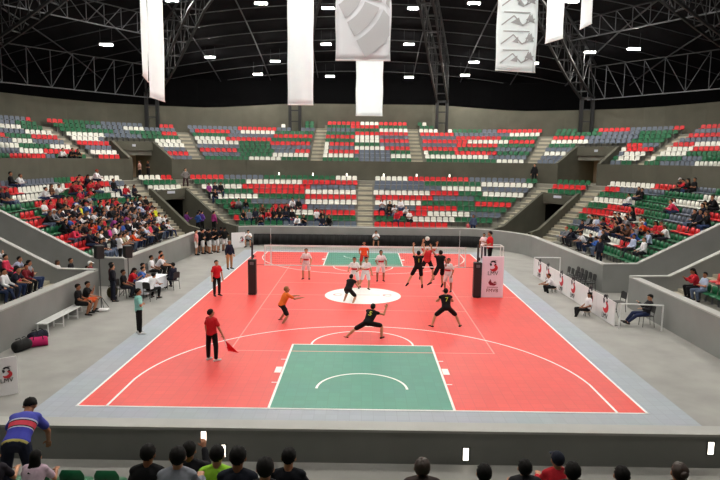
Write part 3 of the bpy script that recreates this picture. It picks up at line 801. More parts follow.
class Pose:
    """joint positions from directions; x to the figure's right, y forwards, z up"""
    def __init__(s, pz=.93, px=0, py=0, lean=0, roll=0, twist=0, hp=0, hy=0, ua=None, fa=None, th=None, sh=None, ft=None, spread=.095, hair='short', voxel=.012, hunch=0):
        s.voxel = voxel
        s.pel = V3(px, py, pz)
        le, ro = radians(lean), radians(roll)
        s.T = nz((sin(ro), sin(le) * cos(ro), cos(le) * cos(ro)))
        tw = radians(twist); x = V3(cos(tw), sin(tw), 0); s.X = (x - s.T * x.dot(s.T)).normalized(); s.Y = s.T.cross(s.X).normalized()
        s.neck = s.pel + s.T * .50
        s.X0 = RT; 
        s.shd = [s.neck - s.T * .055 - s.X * .175, s.neck - s.T * .055 + s.X * .175]
        s.hip = [s.pel - RT * spread - UPV * .03, s.pel + RT * spread - UPV * .03]
        ua = ua or [(-.22, .05, -1), (.22, .05, -1)]; fa = fa or [(-.05, .22, -1), (.05, .22, -1)]
        th = th or [(-.05, .02, -1), (.05, .02, -1)]; sh = sh or [(0, -.02, -1), (0, -.02, -1)]
        s.elb = [s.shd[i] + nz(ua[i]) * .285 for i in (0, 1)]
        s.wri = [s.elb[i] + nz(fa[i]) * .25 for i in (0, 1)]
        s.fa = [nz(f) for f in fa]
        s.kne = [s.hip[i] + nz(th[i]) * .425 for i in (0, 1)]
        s.ank = [s.kne[i] + nz(sh[i]) * .405 for i in (0, 1)]
        s.ft = [nz(f) for f in (ft or [(-.2, 1, 0), (.2, 1, 0)])]
        hpr, hyr = radians(hp + lean * .35), radians(hy + twist)
        s.HX = V3(cos(hyr), sin(hyr), 0); f0 = V3(-sin(hyr), cos(hyr), 0)
        s.HF = (f0 * cos(hpr) - UPV * sin(hpr)).normalized(); s.HZ = s.HX.cross(s.HF).normalized()
        s.hc = s.neck + s.T * .035 + s.HZ * .115
        s.cache = {}
    def rings(s, inflate, lo, hi):
        tab = [(-.10, .07, .07), (-.06, .14, .11), (0, .16, .115), (.12, .138, .098), (.25, .152, .108), (.36, .168, .112), (.43, .16, .1), (.47, .115, .082), (.50, .062, .062), (.53, .055, .055)]
        out = []
        for i in range(25):
            t = lo + (hi - lo) * i / 24
            w = interp(t, [a[0] for a in tab], [a[1] for a in tab]); d = interp(t, [a[0] for a in tab], [a[2] for a in tab])
            f = max(0, min(1, t / .4))
            x = (RT * (1 - f) + s.X * f).normalized(); x = (x - s.T * x.dot(s.T)).normalized()
            out.append((s.pel + s.T * t, x, s.T.cross(x), w + inflate, d + inflate))
        return out
    def body(s):
        bm = bmesh.new()
        loft(bm, s.rings(0, -.10, .53))
        capsule(bm, s.neck - s.T * .04, s.hc - s.HZ * .05 - s.HF * .01, .056, .052)
        sphere(bm, s.hc + s.HZ * .025 - s.HF * .012, (.076, .096, .1), 16, 12, (s.HX, s.HF, s.HZ))
        sphere(bm, s.hc - s.HZ * .048 + s.HF * .022, (.058, .068, .068), 14, 10, (s.HX, s.HF, s.HZ))
        capsule(bm, s.hc + s.HF * .08 + s.HZ * .012, s.hc + s.HF * .104 - s.HZ * .028, .011, .016, 8)       # nose
        capsule(bm, s.hc + s.HF * .078 - s.HZ * .062 - s.HX * .015, s.hc + s.HF * .078 - s.HZ * .062 + s.HX * .015, .012, .012, 8)  # lips
        for q in (-1, 1):
            sphere(bm, s.hc + s.HX * (.078 * q) - s.HZ * .008 - s.HF * .01, (.014, .024, .034), 8, 8, (s.HX, s.HF, s.HZ))
        for i, q in ((0, -1), (1, 1)):
            capsule(bm, s.neck - s.T * .02 + s.X * (.03 * q), s.shd[i] + s.X * (-.03 * q), .045, .05)
            capsule(bm, s.shd[i] + s.X * (-.05 * q), s.elb[i], .056, .04); capsule(bm, s.elb[i], s.wri[i], .041, .028)
            d = s.fa[i]; hn = d.cross(UPV if abs(d.z) < .8 else FWD).normalized(); pn = hn.cross(d).normalized()   # hn across the palm
            if (i == 0) == (hn.dot(s.X) < 0): hn = -hn
            c = s.wri[i] + d * .055
            sphere(bm, c, (.04, .05, .02), 10, 8, (hn, d, pn))
            for k in range(4):
                b0 = s.wri[i] + d * .088 + hn * (.031 - .0205 * k); ln = (.036, .041, .038, .03)[k]
                b1 = b0 + nz(d + pn * -.25) * ln; b2 = b1 + nz(d + pn * -.9) * ln * .9
                capsule(bm, b0 - d * .03, b1, .0105, .0098, 7); capsule(bm, b1, b2, .0098, .0085, 7)
            t0 = s.wri[i] + d * .03 + hn * .03; t1 = t0 + nz(d * .7 + hn * .8 - pn * .3) * .042; t2 = t1 + nz(d + hn * .2 - pn * .4) * .032
            capsule(bm, t0, t1, .014, .0115, 7); capsule(bm, t1, t2, .0115, .0095, 7)
            capsule(bm, s.hip[i], s.kne[i], .078, .052); 
            m = s.kne[i].lerp(s.ank[i], .3)
            capsule(bm, s.kne[i], m, .05, .054); capsule(bm, m, s.ank[i], .054, .037)
            fd = s.ft[i]; sole = s.ank[i] - UPV * .045
            capsule(bm, s.ank[i], sole - fd * .03, .037, .032); capsule(bm, sole - fd * .02, sole + fd * .14, .032, .026)
        return fuse(bm, s.voxel, 1)
    def top(s, kind):
        bm = bmesh.new()
        loft(bm, s.rings(.02, -.075 if kind != 'jacket' else -.11, .497))
        for i, q in ((0, -1), (1, 1)):
            a = s.shd[i] + s.X * (-.06 * q)
            capsule(bm, s.neck - s.T * .015 + s.X * (.035 * q), s.shd[i] + s.X * (-.03 * q), .056 if kind != 'jacket' else .066, .066)
            if kind == 'tank': capsule(bm, a, s.shd[i].lerp(s.elb[i], .12), .07, .066); continue
            if kind == 'short': capsule(bm, a, s.shd[i].lerp(s.elb[i], .62), .072, .064)
            else:
                capsule(bm, a, s.elb[i], .073, .058); capsule(bm, s.elb[i], s.elb[i].lerp(s.wri[i], .9), .058, .043)
        return fuse(bm, s.voxel * 1.15)
    def bottom(s, kind):
        bm = bmesh.new()
        loft(bm, s.rings(.018, -.112, .11))
        for i in (0, 1):
            if kind == 'shorts': capsule(bm, s.hip[i], s.hip[i].lerp(s.kne[i], .82), .098, .09)
            else:
                capsule(bm, s.hip[i], s.kne[i], .094, .072); capsule(bm, s.kne[i], s.kne[i].lerp(s.ank[i], .9), .072, .056)
        return fuse(bm, s.voxel * 1.15)
    def shoe(s, i):
        bm = bmesh.new(); fd = s.ft[i]; sole = s.ank[i] - UPV * .04; x = fd.cross(UPV).normalized(); z = x.cross(fd).normalized()
        loft(bm, [(sole + fd * y + z * h, x, z, w, d) for y, h, w, d in ((-.085, .0, .02, .025), (-.07, .004, .036, .042), (0, .006, .04, .048), (.06, -.002, .042, .04), (.13, -.01, .046, .03), (.175, -.014, .036, .024), (.195, -.016, .014, .012))], 12)
        me = bpy.data.meshes.new('shoe'); bmesh.ops.recalc_face_normals(bm, faces=bm.faces[:]); bm.to_mesh(me); bm.free(); return me
    def eye(s, q):
        bm = bmesh.new(); sphere(bm, s.hc + s.HF * .079 + s.HX * (.031 * q) + s.HZ * .012, (.013, .01, .009), 8, 6, (s.HX, s.HF, s.HZ))
        me = bpy.data.meshes.new('eye'); bmesh.ops.recalc_face_normals(bm, faces=bm.faces[:]); bm.to_mesh(me); bm.free(); return me
    def hair(s, style):
        bm = bmesh.new(); c = s.hc + s.HZ * .03 - s.HF * .016
        sphere(bm, c, (.087, .110, .106), 22, 16, (s.HX, s.HF, s.HZ))
        cut = []
        for v in bm.verts:
            d = v.co - c; f, z = d.dot(s.HF), d.dot(s.HZ)
            lim = .045 * min(1, max(0, f - .01) / .07) - .03 * (1 - min(1, max(0, f - .01) / .07)) if f > .01 else -.035 - .06 * min(1, (.01 - f) / .06)
            if z < lim - (.02 if style == 'long' else 0): cut.append(v)
        bmesh.ops.delete(bm, geom=cut, context='VERTS')
        ex = bmesh.ops.extrude_face_region(bm, geom=bm.faces[:])
        for v in ex['geom']:
            if isinstance(v, bmesh.types.BMVert): v.co = c + (v.co - c) * .78
        for v in bm.verts:
            d = v.co - c
            if d.length > .09 and style in ('short', 'bun'): v.co += d.normalized() * (.007 * sin(d.x * 140 + 3 * sin(d.y * 60)) * sin(d.z * 120 + d.y * 90))
        if style == 'long':
            b = s.hc - s.HF * .055
            loft(bm, [(b + s.HZ * .06, s.HX, s.HF, .075, .06), (b - s.HZ * .02, s.HX, s.HF, .088, .062), (b - s.HZ * .1 - s.HF * .015, s.HX, s.HF, .092, .05), (s.neck - s.T * .07 - s.Y * .085, s.HX, s.HF, .085, .035), (s.neck - s.T * .14 - s.Y * .115, s.HX, s.HF, .05, .02)], 12)
        if style == 'bun': sphere(bm, s.hc - s.HF * .11 + s.HZ * .06, .042, 10, 8)
        if style == 'cap':
            p = s.hc + s.HF * .085 + s.HZ * .055
            loft(bm, [(p - s.HF * .02, s.HX, s.HZ, .07, .008), (p + s.HF * .05 - s.HZ * .01, s.HX, s.HZ, .06, .007), (p + s.HF * .085 - s.HZ * .018, s.HX, s.HZ, .02, .005)], 10)
        me = bpy.data.meshes.new('hair'); bmesh.ops.recalc_face_normals(bm, faces=bm.faces[:]); bm.to_mesh(me); bm.free(); return me
    def get(s, key, fn):
        if key not in s.cache:
            me = fn()
            me.materials.append(None); me.polygons.foreach_set('use_smooth', [True] * len(me.polygons)); s.cache[key] = me
        return s.cache[key]
def part(name, me, m, parent):
    o = bpy.data.objects.new(name, me); COL.objects.link(o)
    o.material_slots[0].link = 'OBJECT'; o.material_slots[0].material = m
    if parent is not None: o.parent = parent
    return o
def cloth(rgb): return mat('cloth_%d_%d_%d' % rgb, rgb, 0.85, 0.08, 25, spec=0.2)
SKIN = [mat('skin_%d' % i, c, 0.55, spec=0.3) for i, c in enumerate(((176, 122, 92), (150, 100, 72), (196, 144, 112), (128, 84, 60)))]
HAIRM = {'black': mat('hair_black', (16, 14, 13), 0.85, spec=.25), 'brown': mat('hair_brown', (52, 36, 27), 0.6), 'grey': mat('hair_grey', (130, 128, 124), 0.7), 'blond': mat('hair_light', (150, 112, 66), 0.6)}
EYE = mat('eye_dark', (28, 20, 16), 0.2)
def person(pose, loc, rz, label, group=None, top=('short', (40, 40, 44)), low=('trousers', (30, 32, 40)), hair=('short', 'black'), skin=None, shoes=(30, 30, 32), scale=1.0, eyes=False, topmat=None, tops='shirt', girth=1.1):
    sk = SKIN[skin if skin is not None else rnd.randrange(3)]
    b = part('person', pose.get('body', pose.body), sk, None)
    b.location = loc; b.rotation_euler = (0, 0, rz); b.scale = (scale * girth, scale * girth, scale)
    tag(b, label, 'person', group)
    if hair[0] != 'bald': 
        hm = HAIRM[hair[1]] if isinstance(hair[1], str) else cloth(hair[1])
        part('cap' if hair[0] == 'cap' else 'hair', pose.get('hair' + hair[0], lambda: pose.hair(hair[0])), hm, b)
    part(tops, pose.get('top' + top[0], lambda: pose.top(top[0])), topmat or cloth(top[1]), b)
    part('shorts' if low[0] == 'shorts' else 'trousers', pose.get('low' + low[0], lambda: pose.bottom(low[0])), cloth(low[1]), b)
    for i in (0, 1): part('shoe', pose.get('shoe%d' % i, lambda: pose.shoe(i)), cloth(shoes), b)
    if eyes:
        for q in (-1, 1): part('eye', pose.get('eye%d' % q, lambda: pose.eye(q)), EYE, b)
    return b
# seated poses: hips above a seat pan 0.43 high
ST, SH = [(-.14, 1, -.02), (.14, 1, -.02)], [(-.03, -.22, -1), (.03, -.22, -1)]
PZ = .525
CV = .015
SIT = [
    Pose(pz=PZ, th=ST, sh=SH, ua=[(-.1, .25, -1), (.1, .25, -1)], fa=[(.12, 1, -.35), (-.12, 1, -.35)], voxel=CV, hp=8),
    Pose(pz=PZ, th=ST, sh=SH, lean=32, ua=[(-.1, .55, -.8), (.1, .55, -.8)], fa=[(.35, .8, -.1), (-.35, .8, -.1)], voxel=CV, hp=-8),
    Pose(pz=PZ, th=[(-.2, 1, 0), (.1, 1, 0)], sh=SH, lean=-4, ua=[(-.12, .3, -1), (.12, .3, -1)], fa=[(.95, .45, .1), (-.95, .45, .15)], voxel=CV, hp=10, hy=15),
    Pose(pz=PZ, th=ST, sh=SH, lean=12, ua=[(-.1, .5, -.8), (.1, .5, -.8)], fa=[(.3, .3, .9), (-.1, .9, -.2)], voxel=CV, hp=5, hy=-20),
    Pose(pz=PZ, th=[(-.1, 1, .05), (.2, 1, 0)], sh=[(.05, .35, -1), (.05, -.1, -1)], lean=-8, ua=[(-.12, .1, -1), (.12, .2, -1)], fa=[(.3, .9, -.3), (-.3, .8, -.4)], voxel=CV, hp=12, hy=25),
    Pose(pz=PZ, th=ST, sh=SH, lean=18, ua=[(-.12, .6, -.7), (.12, .6, -.7)], fa=[(.55, .6, .5), (-.55, .6, .5)], voxel=CV, hp=18),
    Pose(pz=PZ, th=[(-.16, 1, 0), (.16, 1, 0)], sh=SH, lean=40, ua=[(-.1, .4, -.9), (.1, .4, -.9)], fa=[(.5, .7, .2), (-.5, .7, .2)], voxel=CV, hp=-15, hy=10),
]
STAND = [
    Pose(voxel=CV, hp=5),
    Pose(voxel=CV, ua=[(-.3, .1, -1), (.3, .1, -1)], fa=[(.95, .4, .1), (-.95, .42, .1)], hp=5, th=[(-.1, 0, -1), (.1, .02, -1)]),
    Pose(voxel=CV, ua=[(-.6, -.1, -1), (.6, -.1, -1)], fa=[(.8, .25, -.5), (-.8, .25, -.5)], hp=0, hy=20, th=[(-.16, 0, -1), (.16, 0, -1)]),
    Pose(voxel=CV, ua=[(-.2, .2, -1), (.25, .3, -1)], fa=[(.1, .9, -.1), (-.2, .8, .3)], hp=12, hy=-15, th=[(-.08, .08, -1), (.06, -.06, -1)]),
]
PAL_TOP = [((28, 30, 44), 'navy'), ((22, 22, 25), 'black'), ((40, 40, 46), 'charcoal'), ((30, 30, 34), 'dark'), ((34, 38, 58), 'dark blue'), ((222, 222, 226), 'white'), ((205, 205, 212), 'off white'), ((178, 40, 52), 'red'),
           ((196, 52, 78), 'crimson'), ((120, 122, 130), 'grey'), ((92, 96, 104), 'slate grey'), ((58, 92, 160), 'blue'), ((96, 52, 96), 'purple'), ((206, 120, 140), 'pink'), ((120, 34, 44), 'maroon'), ((168, 176, 200), 'pale blue')]
PAL_LOW = [((44, 58, 92), 'blue jeans'), ((34, 44, 70), 'dark jeans'), ((26, 26, 30), 'black trousers'), ((38, 38, 46), 'charcoal trousers'), ((96, 108, 132), 'faded jeans')]
NAMED = {'yellow': (214, 214, 50), 'orange': (226, 82, 40), 'teal': (90, 190, 190), 'green': (50, 110, 70), 'beige': (170, 160, 130), 'white': (226, 226, 230), 'red': (186, 38, 50), 'pink': (214, 60, 90), 'purple': (140, 60, 130), 'magenta': (196, 60, 140), 'blue': (52, 88, 160), 'pale blue': (180, 192, 220), 'navy': (28, 30, 44), 'black': (22, 22, 25), 'grey': (128, 130, 138), 'maroon': (120, 34, 44), 'brown': (92, 62, 46), 'lime': (150, 220, 60)}
CROWD = []
def spectate(seat, top=None, pose=None, hair=None):
    if seat is None or seat['used']: return
    seat['used'] = True
    CROWD.append(dict(seat=seat, top=top, pose=pose, hair=hair))
def seat_near(stand, x, y, free=True):
    best, bd = None, 1e9
    for s in SEATS:
        if s['stand'] != stand or (free and s['used']): continue
        d = (s['x'] - x) ** 2 + (s['y'] - 5 - y) ** 2 * 1.6
        if d < bd: best, bd = s, d
    return best
def seat_row(stand, k, x):
    L = [s for s in SEATS if s['stand'] == stand and s['row'] == k and not s['used']]
    return min(L, key=lambda s: abs(s['x'] - x)) if L else None
# --- left side stand: named colours where the photo shows them (head position in the picture frame), then the dense mass
HINT = [(44, 208, 'white'), (60, 213, 'white'), (50, 209, 'red'), (68, 200, 'red'), (76, 178, 'red'), (80, 185, 'red'), (98, 207, 'teal'), (104, 207, 'white'), (112, 205, 'red'), (117, 236, 'beige'), (132, 226, 'white'), (140, 226, 'white'),
        (150, 222, 'orange'), (146, 232, 'white'), (157, 206, 'yellow'), (150, 209, 'white'), (160, 230, 'yellow'), (170, 218, 'pink'), (178, 216, 'white'), (164, 215, 'white'), (166, 231, 'white'), (153, 232, 'pink'), (126, 234, 'orange'), (128, 240, 'white'),
        (134, 240, 'white'), (111, 233, 'magenta'), (97, 236, 'white'), (90, 231, 'orange'), (125, 226, 'navy'), (113, 224, 'purple'), (86, 230, 'red'), (140, 216, 'black'), (95, 175, 'white'), (115, 184, 'black'), (126, 190, 'red'), (137, 190, 'navy'),
        (138, 201, 'black'), (143, 200, 'brown'), (149, 199, 'black'), (147, 207, 'maroon'), (158, 199, 'navy'), (163, 206, 'orange'), (38, 189, 'white'), (52, 188, 'brown'), (56, 190, 'white'), (9, 176, 'black'), (14, 177, 'white'), (8, 197, 'navy'), (3, 198, 'navy'),
        (75, 213, 'white'), (78, 219, 'white'), (58, 222, 'black'), (80, 208, 'yellow'), (64, 219, 'blue'), (70, 222, 'red'), (68, 226, 'pink'), (105, 222, 'red'), (120, 214, 'navy'), (47, 219, 'black')]
for x, y, c in HINT: spectate(seat_near('left', x, y), c)
dense = [(60, 202), (80, 193), (96, 202), (118, 198), (135, 198), (150, 197), (168, 207), (186, 222), (184, 238), (158, 246), (128, 254), (104, 248), (84, 238), (60, 224), (44, 214)]
def inside(p, poly):
    r = False; n = len(poly)
    for i in range(n):
        (x0, y0), (x1, y1) = poly[i], poly[(i + 1) % n]
        if (y0 > p[1]) != (y1 > p[1]) and p[0] < (x1 - x0) * (p[1] - y0) / (y1 - y0) + x0: r = not r
    return r
for s in [s for s in SEATS if s['stand'] == 'left' and not s['used']]:
    if inside((s['x'], s['y'] - 5), dense) and rnd.random() < .9: spectate(s)
for x, y in ((72, 181), (85, 180), (88, 186), (76, 190), (90, 194), (70, 186), (96, 187)): spectate(seat_near('left', x, y), rnd.choice(['red', 'maroon', 'black', 'navy']))
# --- far stand
for x, y, c in ((235, 204, 'red'), (241, 203, 'grey'), (246, 200, 'black'), (248, 211, 'grey'), (242, 210, 'black'), (254, 212, 'navy'), (260, 204, 'brown'), (266, 210, 'red'), (264, 216, 'black'), (271, 212, 'black'), (273, 206, 'red'), (279, 206, 'black'), (279, 213, 'black'),
                (285, 206, 'black'), (284, 213, 'navy'), (288, 214, 'black'), (290, 200, 'white'), (295, 200, 'black'), (303, 219, 'black'), (298, 220, 'white'), (317, 211, 'white'), (323, 214, 'black'), (329, 218, 'black'), (320, 220, 'navy'),
                (382, 203, 'white'), (388, 204, 'black'), (394, 209, 'white'), (400, 203, 'white'), (405, 206, 'white'), (399, 212, 'red'), (407, 213, 'white'), (388, 209, 'black'), (211, 187, 'purple'), (221, 186, 'black'), (216, 188, 'navy'), (209, 190, 'black')):
    spectate(seat_near('far', x, y), c)
# --- right side stand
for x, y, c in ((582, 222, 'navy'), (587, 222, 'grey'), (593, 222, 'white'), (597, 222, 'pale blue'), (590, 224, 'black'), (601, 225, 'maroon'), (607, 224, 'navy'), (612, 225, 'black'), (614, 229, 'red'), (618, 219, 'black'), (622, 217, 'navy'), (628, 222, 'navy'), (632, 218, 'grey'), (634, 218, 'black'),
                (610, 232, 'black'), (617, 230, 'navy'), (622, 230, 'black'), (628, 228, 'black'), (633, 231, 'brown'), (637, 231, 'grey'), (636, 237, 'blue'), (642, 226, 'blue'), (645, 228, 'orange'), (656, 226, 'red'), (660, 228, 'red'), (668, 228, 'white'), (641, 222, 'beige'), (586, 235, 'white'), (592, 236, 'black'), (598, 236, 'pale blue'), (600, 240, 'blue'),
                (632, 246, 'pale blue'), (645, 244, 'white'), (648, 242, 'pale blue'), (636, 193, 'black'), (640, 192, 'black'), (629, 197, 'white'), (672, 207, 'white'), (676, 208, 'pink'), (685, 180, 'red'), (690, 181, 'black'), (694, 181, 'black'), (679, 184, 'black'), (695, 213, 'black'), (700, 212, 'beige'), (704, 213, 'navy'), (697, 217, 'navy'), (707, 216, 'black'), (718, 201, 'black'), (715, 205, 'black'), (573, 234, 'navy'), (568, 237, 'grey')):
    spectate(seat_near('right', x, y), c)
# --- stands before the corridor
for x, y, c, h in ((45, 259, 'grey', 'short'), (36, 263, 'maroon', 'short'), (29, 266, 'pale blue', 'short'), (19, 258, 'pink', 'short'), (5, 258, 'white', 'long'), (20, 270, 'pink', 'long'), (13, 271, 'navy', 'short'), (8, 274, 'white', 'short'), (2, 280, 'navy', 'long'), (-4, 270, 'black', 'short'), (-6, 262, 'red', 'short'), (12, 262, 'black', 'long'), (38, 259, 'brown', 'long')):
    spectate(seat_near('near left', x, y), c, None, (h, 'black'))
for x, y, c in ((697, 276, 'red'), (689, 279, 'pale blue')): spectate(seat_near('near right', x, y), c)
# --- upper tier
for x, y, c in ((61, 155, 'white'), (68, 156, 'black'), (73, 157, 'black')): spectate(seat_near('upper', x, y), c)

def colour_word(name):
    if name in NAMED: return NAMED[name]
    return dict((b, a) for a, b in PAL_TOP)[name]
rowcount = {}
CROWD.sort(key=lambda c: (c['seat']['stand'], c['seat']['row'], abs(c['seat']['pos'].y + .1) if c['seat']['stand'] not in ('far', 'upper') else c['seat']['pos'].x))
for c in CROWD:
    s = c['seat']; key = (s['stand'], s['row']); rowcount[key] = rowcount.get(key, 0) + 1
    tn = c['top'] or (rnd.choice(PAL_TOP[:5])[1] if rnd.random() < .55 else rnd.choice(PAL_TOP)[1]); tc = colour_word(tn)
    lc, ln = rnd.choice(PAL_LOW); sleeve = rnd.choice(['short', 'long', 'long'])
    po = SIT[c['pose']] if c['pose'] is not None else SIT[rnd.randrange(len(SIT))]
    hs = c['hair'] or (rnd.choice(['short', 'short', 'short', 'long', 'long', 'bun', 'cap']), rnd.choice(['black', 'black', 'brown']))
    if hs[0] == 'cap': hs = ('cap', rnd.choice([(220, 220, 220), (30, 30, 34), (160, 40, 44)]))
    where = {'left': 'left stand', 'right': 'right stand', 'far': 'far stand', 'upper': 'upper tier', 'near left': 'front left stand', 'near right': 'front right stand'}[s['stand']]
    lab = 'person in %s top and %s, %s row %s, %s %s' % (tn, ln, ordn(s['row'] + 1), where, ordn(rowcount[key]), 'from left' if s['stand'] in ('far', 'upper') else 'from corridor')
    q = s['pos'] + Vector((0, 0, 0))
    person(po, q, s['rz'] + pi + rnd.uniform(-.22, .22), lab, 'spectators seated in the %s' % where, top=(sleeve, tc), low=('trousers', lc), hair=hs, shoes=rnd.choice([(30, 30, 34), (190, 190, 192), (60, 60, 70)]), scale=rnd.uniform(.96, 1.06), girth=1.03)
# ================================================================ ON THE FLOOR
WHITE_P = mat('white_board_film', (232, 230, 232), 0.5)
PINK_P = mat('pale_pink_vinyl', (244, 226, 240), 0.5)
NET_W = mat('white_tape', (235, 235, 235), 0.6)
NET_M = mat('net_cord', (60, 60, 62), 0.8)
INK = mat('dark_ink', (34, 30, 40), 0.6); REDI = mat('red_ink', (200, 40, 50), 0.6); MAROON = mat('maroon_ink', (130, 28, 48), 0.6)
PAD = mat('black_pad_vinyl', (34, 35, 36), 0.5)
# --- net
t = thing('volleyball_net', 'white taped volleyball net strung across the red court', 'net', (0.08, 0, 0))
for nm, z0, z1 in (('top_tape', 2.36, 2.43), ('bottom_tape', 1.43, 1.48)):
    bm = bmesh.new(); box(bm, -4.8, -.012, z0, 4.8, .012, z1); obj(nm, bm, NET_W, t)
for s in (-1, 1):
    bm = bmesh.new(); box(bm, s * 4.5 - .03, -.014, 1.43, s * 4.5 + .03, .014, 2.43); obj('side_band', bm, NET_W, t)
    bm = bmesh.new(); box(bm, s * 4.8 - .02, -.014, 1.43, s * 4.8 + .02, .014, 2.43); obj('end_band', bm, NET_W, t)
    bm = bmesh.new(); tube(bm, (s * 4.5, -.03, 1.43), (s * 4.5, -.03, 3.23), .008, n=6); obj('antenna', bm, NET_W, t)
    bm = bmesh.new(); tube(bm, (s * 4.8, 0, 2.40), (s * 5.38, 0, 2.42), .008, n=5); tube(bm, (s * 4.8, 0, 1.46), (s * 5.3, 0, 1.46), .008, n=5); obj('cable', bm, NET_M, t)
bm = bmesh.new()
for i in range(97): x = -4.8 + i * .1; box(bm, x - .0012, -.001, 1.45, x + .0012, .001, 2.4)
for j in range(10): z = 1.48 + j * .098; box(bm, -4.8, -.001, z - .0012, 4.8, .001, z + .0012)
obj('netting', bm, NET_M, t)
for s, w in ((-1, 'left'), (1, 'right')):
    x = 0.08 + s * 5.4
    t = thing('net_post', 'padded black volleyball post at the %s end of the net' % w, 'net post', (x, 0, 0))
    bm = bmesh.new(); tube(bm, (0, 0, 0), (0, 0, 2.55), .045, n=14); obj('pole', bm, mat('dark_post', (44, 46, 50), .4), t, False)
    obj('pad', bevbox(-.19, -.17, .02, .19, .17, 1.72, .04, 3), PAD, t)
    bm = bmesh.new(); tube(bm, (0, 0, 0), (0, 0, .018), .24, n=20); obj('base_plate', bm, STEEL, t)
    bm = bmesh.new(); box(bm, .02, -.07, 1.8, .1, .0, 1.95); tube(bm, (.1, -.03, 1.88), (.2, -.03, 1.88), .012, n=6); obj('winch', bm, STEEL, t)
    bm = bmesh.new(); box(bm, -.09, -.185, 1.48, .09, -.172, 1.62); obj('badge', bm, mat('badge_grey', (110, 112, 116), .5), t)
def logo(parent, cx, cz, s, y=-.012, txt='LMV', ts=.34):
    """ball head over a red swoosh, with letters underneath (built facing -y)"""
    bm = bmesh.new()
    n = 20
    for a0, a1, r0, r1 in ((20, 150, .10, .2), (165, 230, .08, .2), (-60, 5, .1, .2)):
        q = [radians(a0 + (a1 - a0) * i / n) for i in range(n + 1)]
        for i in range(n):
            prism(bm, [(cx + r0 * s * cos(q[i]), y, cz + .3 * s + r0 * s * sin(q[i])), (cx + r1 * s * cos(q[i]), y, cz + .3 * s + r1 * s * sin(q[i])), (cx + r1 * s * cos(q[i + 1]), y, cz + .3 * s + r1 * s * sin(q[i + 1])), (cx + r0 * s * cos(q[i + 1]), y, cz + .3 * s + r0 * s * sin(q[i + 1]))], (0, .008, 0))
    for k in range(4): prism(bm, [(cx + (.02 + .05 * k) * s, y, cz + (.42 + .03 * k) * s), (cx + (.07 + .05 * k) * s, y, cz + (.42 + .02 * k) * s), (cx + (.12 + .05 * k) * s, y, cz + (.56 - .03 * k) * s)], (0, .008, 0))
    obj('emblem', bm, INK, parent)
    bm = bmesh.new()
    for i in range(n):
        A = [radians(-150 + 230 * (i + e) / n) for e in (0, 1)]; wd = [.085 * sin(pi * (i + e) / n) + .012 for e in (0, 1)]
        pts = [(cx + (.2 + wd[0]) * s * cos(A[0]), y - .003, cz + .08 * s + (.16 + wd[0]) * s * sin(A[0])), (cx + (.2 + wd[1]) * s * cos(A[1]), y - .003, cz + .08 * s + (.16 + wd[1]) * s * sin(A[1])),
               (cx + (.2 - wd[1]) * s * cos(A[1]), y - .003, cz + .08 * s + (.16 - wd[1]) * s * sin(A[1])), (cx + (.2 - wd[0]) * s * cos(A[0]), y - .003, cz + .08 * s + (.16 - wd[0]) * s * sin(A[0]))]
        prism(bm, pts, (0, .008, 0))
    obj('swoosh', bm, REDI, parent)
    if txt:
        o = obj('lettering', text_mesh(txt, ts * s), INK, parent); o.location = (cx, y, cz - .28 * s); o.rotation_euler = (pi / 2, 0, 0)
# --- referee stand
t = thing('referee_stand', 'white umpire stand behind a pink and white printed banner at the net', 'umpire stand', (6.2, .25, 0))
for sx in (-1, 1):
    for sy in (-1, 1):
        bm = bmesh.new(); tube(bm, (sx * .48, sy * .32 + .05, 0), (sx * .48, sy * .32 + .05, 2.5), .024); obj('leg', bm, WHITE_M, t)
bm = bmesh.new()
for z in (2.48, .3):
    for sy in (-1, 1): tube(bm, (-.48, sy * .32 + .05, z), (.48, sy * .32 + .05, z), .024)
    for sx in (-1, 1): tube(bm, (sx * .48, -.27, z), (sx * .48, .37, z), .024)
obj('guard_rail', bm, WHITE_M, t)
obj('platform', bevbox(-.46, -.26, 1.42, .46, .36, 1.47, .01), STEEL, t)
bm = bmesh.new()
for i in range(4): tube(bm, (-.25, .4 + .0, .3 + .3 * i), (.25, .4, .3 + .3 * i), .016)
for s in (-1, 1): tube(bm, (s * .25, .4, 0), (s * .25, .4, 1.44), .018)
obj('ladder', bm, WHITE_M, t)
b = obj('front_banner', bevbox(-.52, -.335, .02, .52, -.3, 2.02, .008), PINK_P, t)
logo(b, 0, 1.42, .8, -.345)
bm = bmesh.new()
prism(bm, [(-.2, -.345, .74), (-.12, -.345, .62), (.1, -.345, .6), (.22, -.345, .7), (.05, -.345, .72), (-.05, -.345, .78), (-.1, -.345, .92)], (0, .008, 0))
prism(bm, [(.02, -.345, .74), (.2, -.345, .74), (.12, -.345, .82)], (0, .008, 0)); obj('bird_mark', bm, MAROON, b)
o = obj('lettering', text_mesh('FMVB', .24), MAROON, b); o.location = (0, -.342, .36); o.rotation_euler = (pi / 2, 0, 0)
bm = bmesh.new()
for k in range(9): box(bm, -.26 + k * .06, -.342, .51, -.215 + k * .06, -.336, .54)
obj('small_line', bm, MAROON, b)
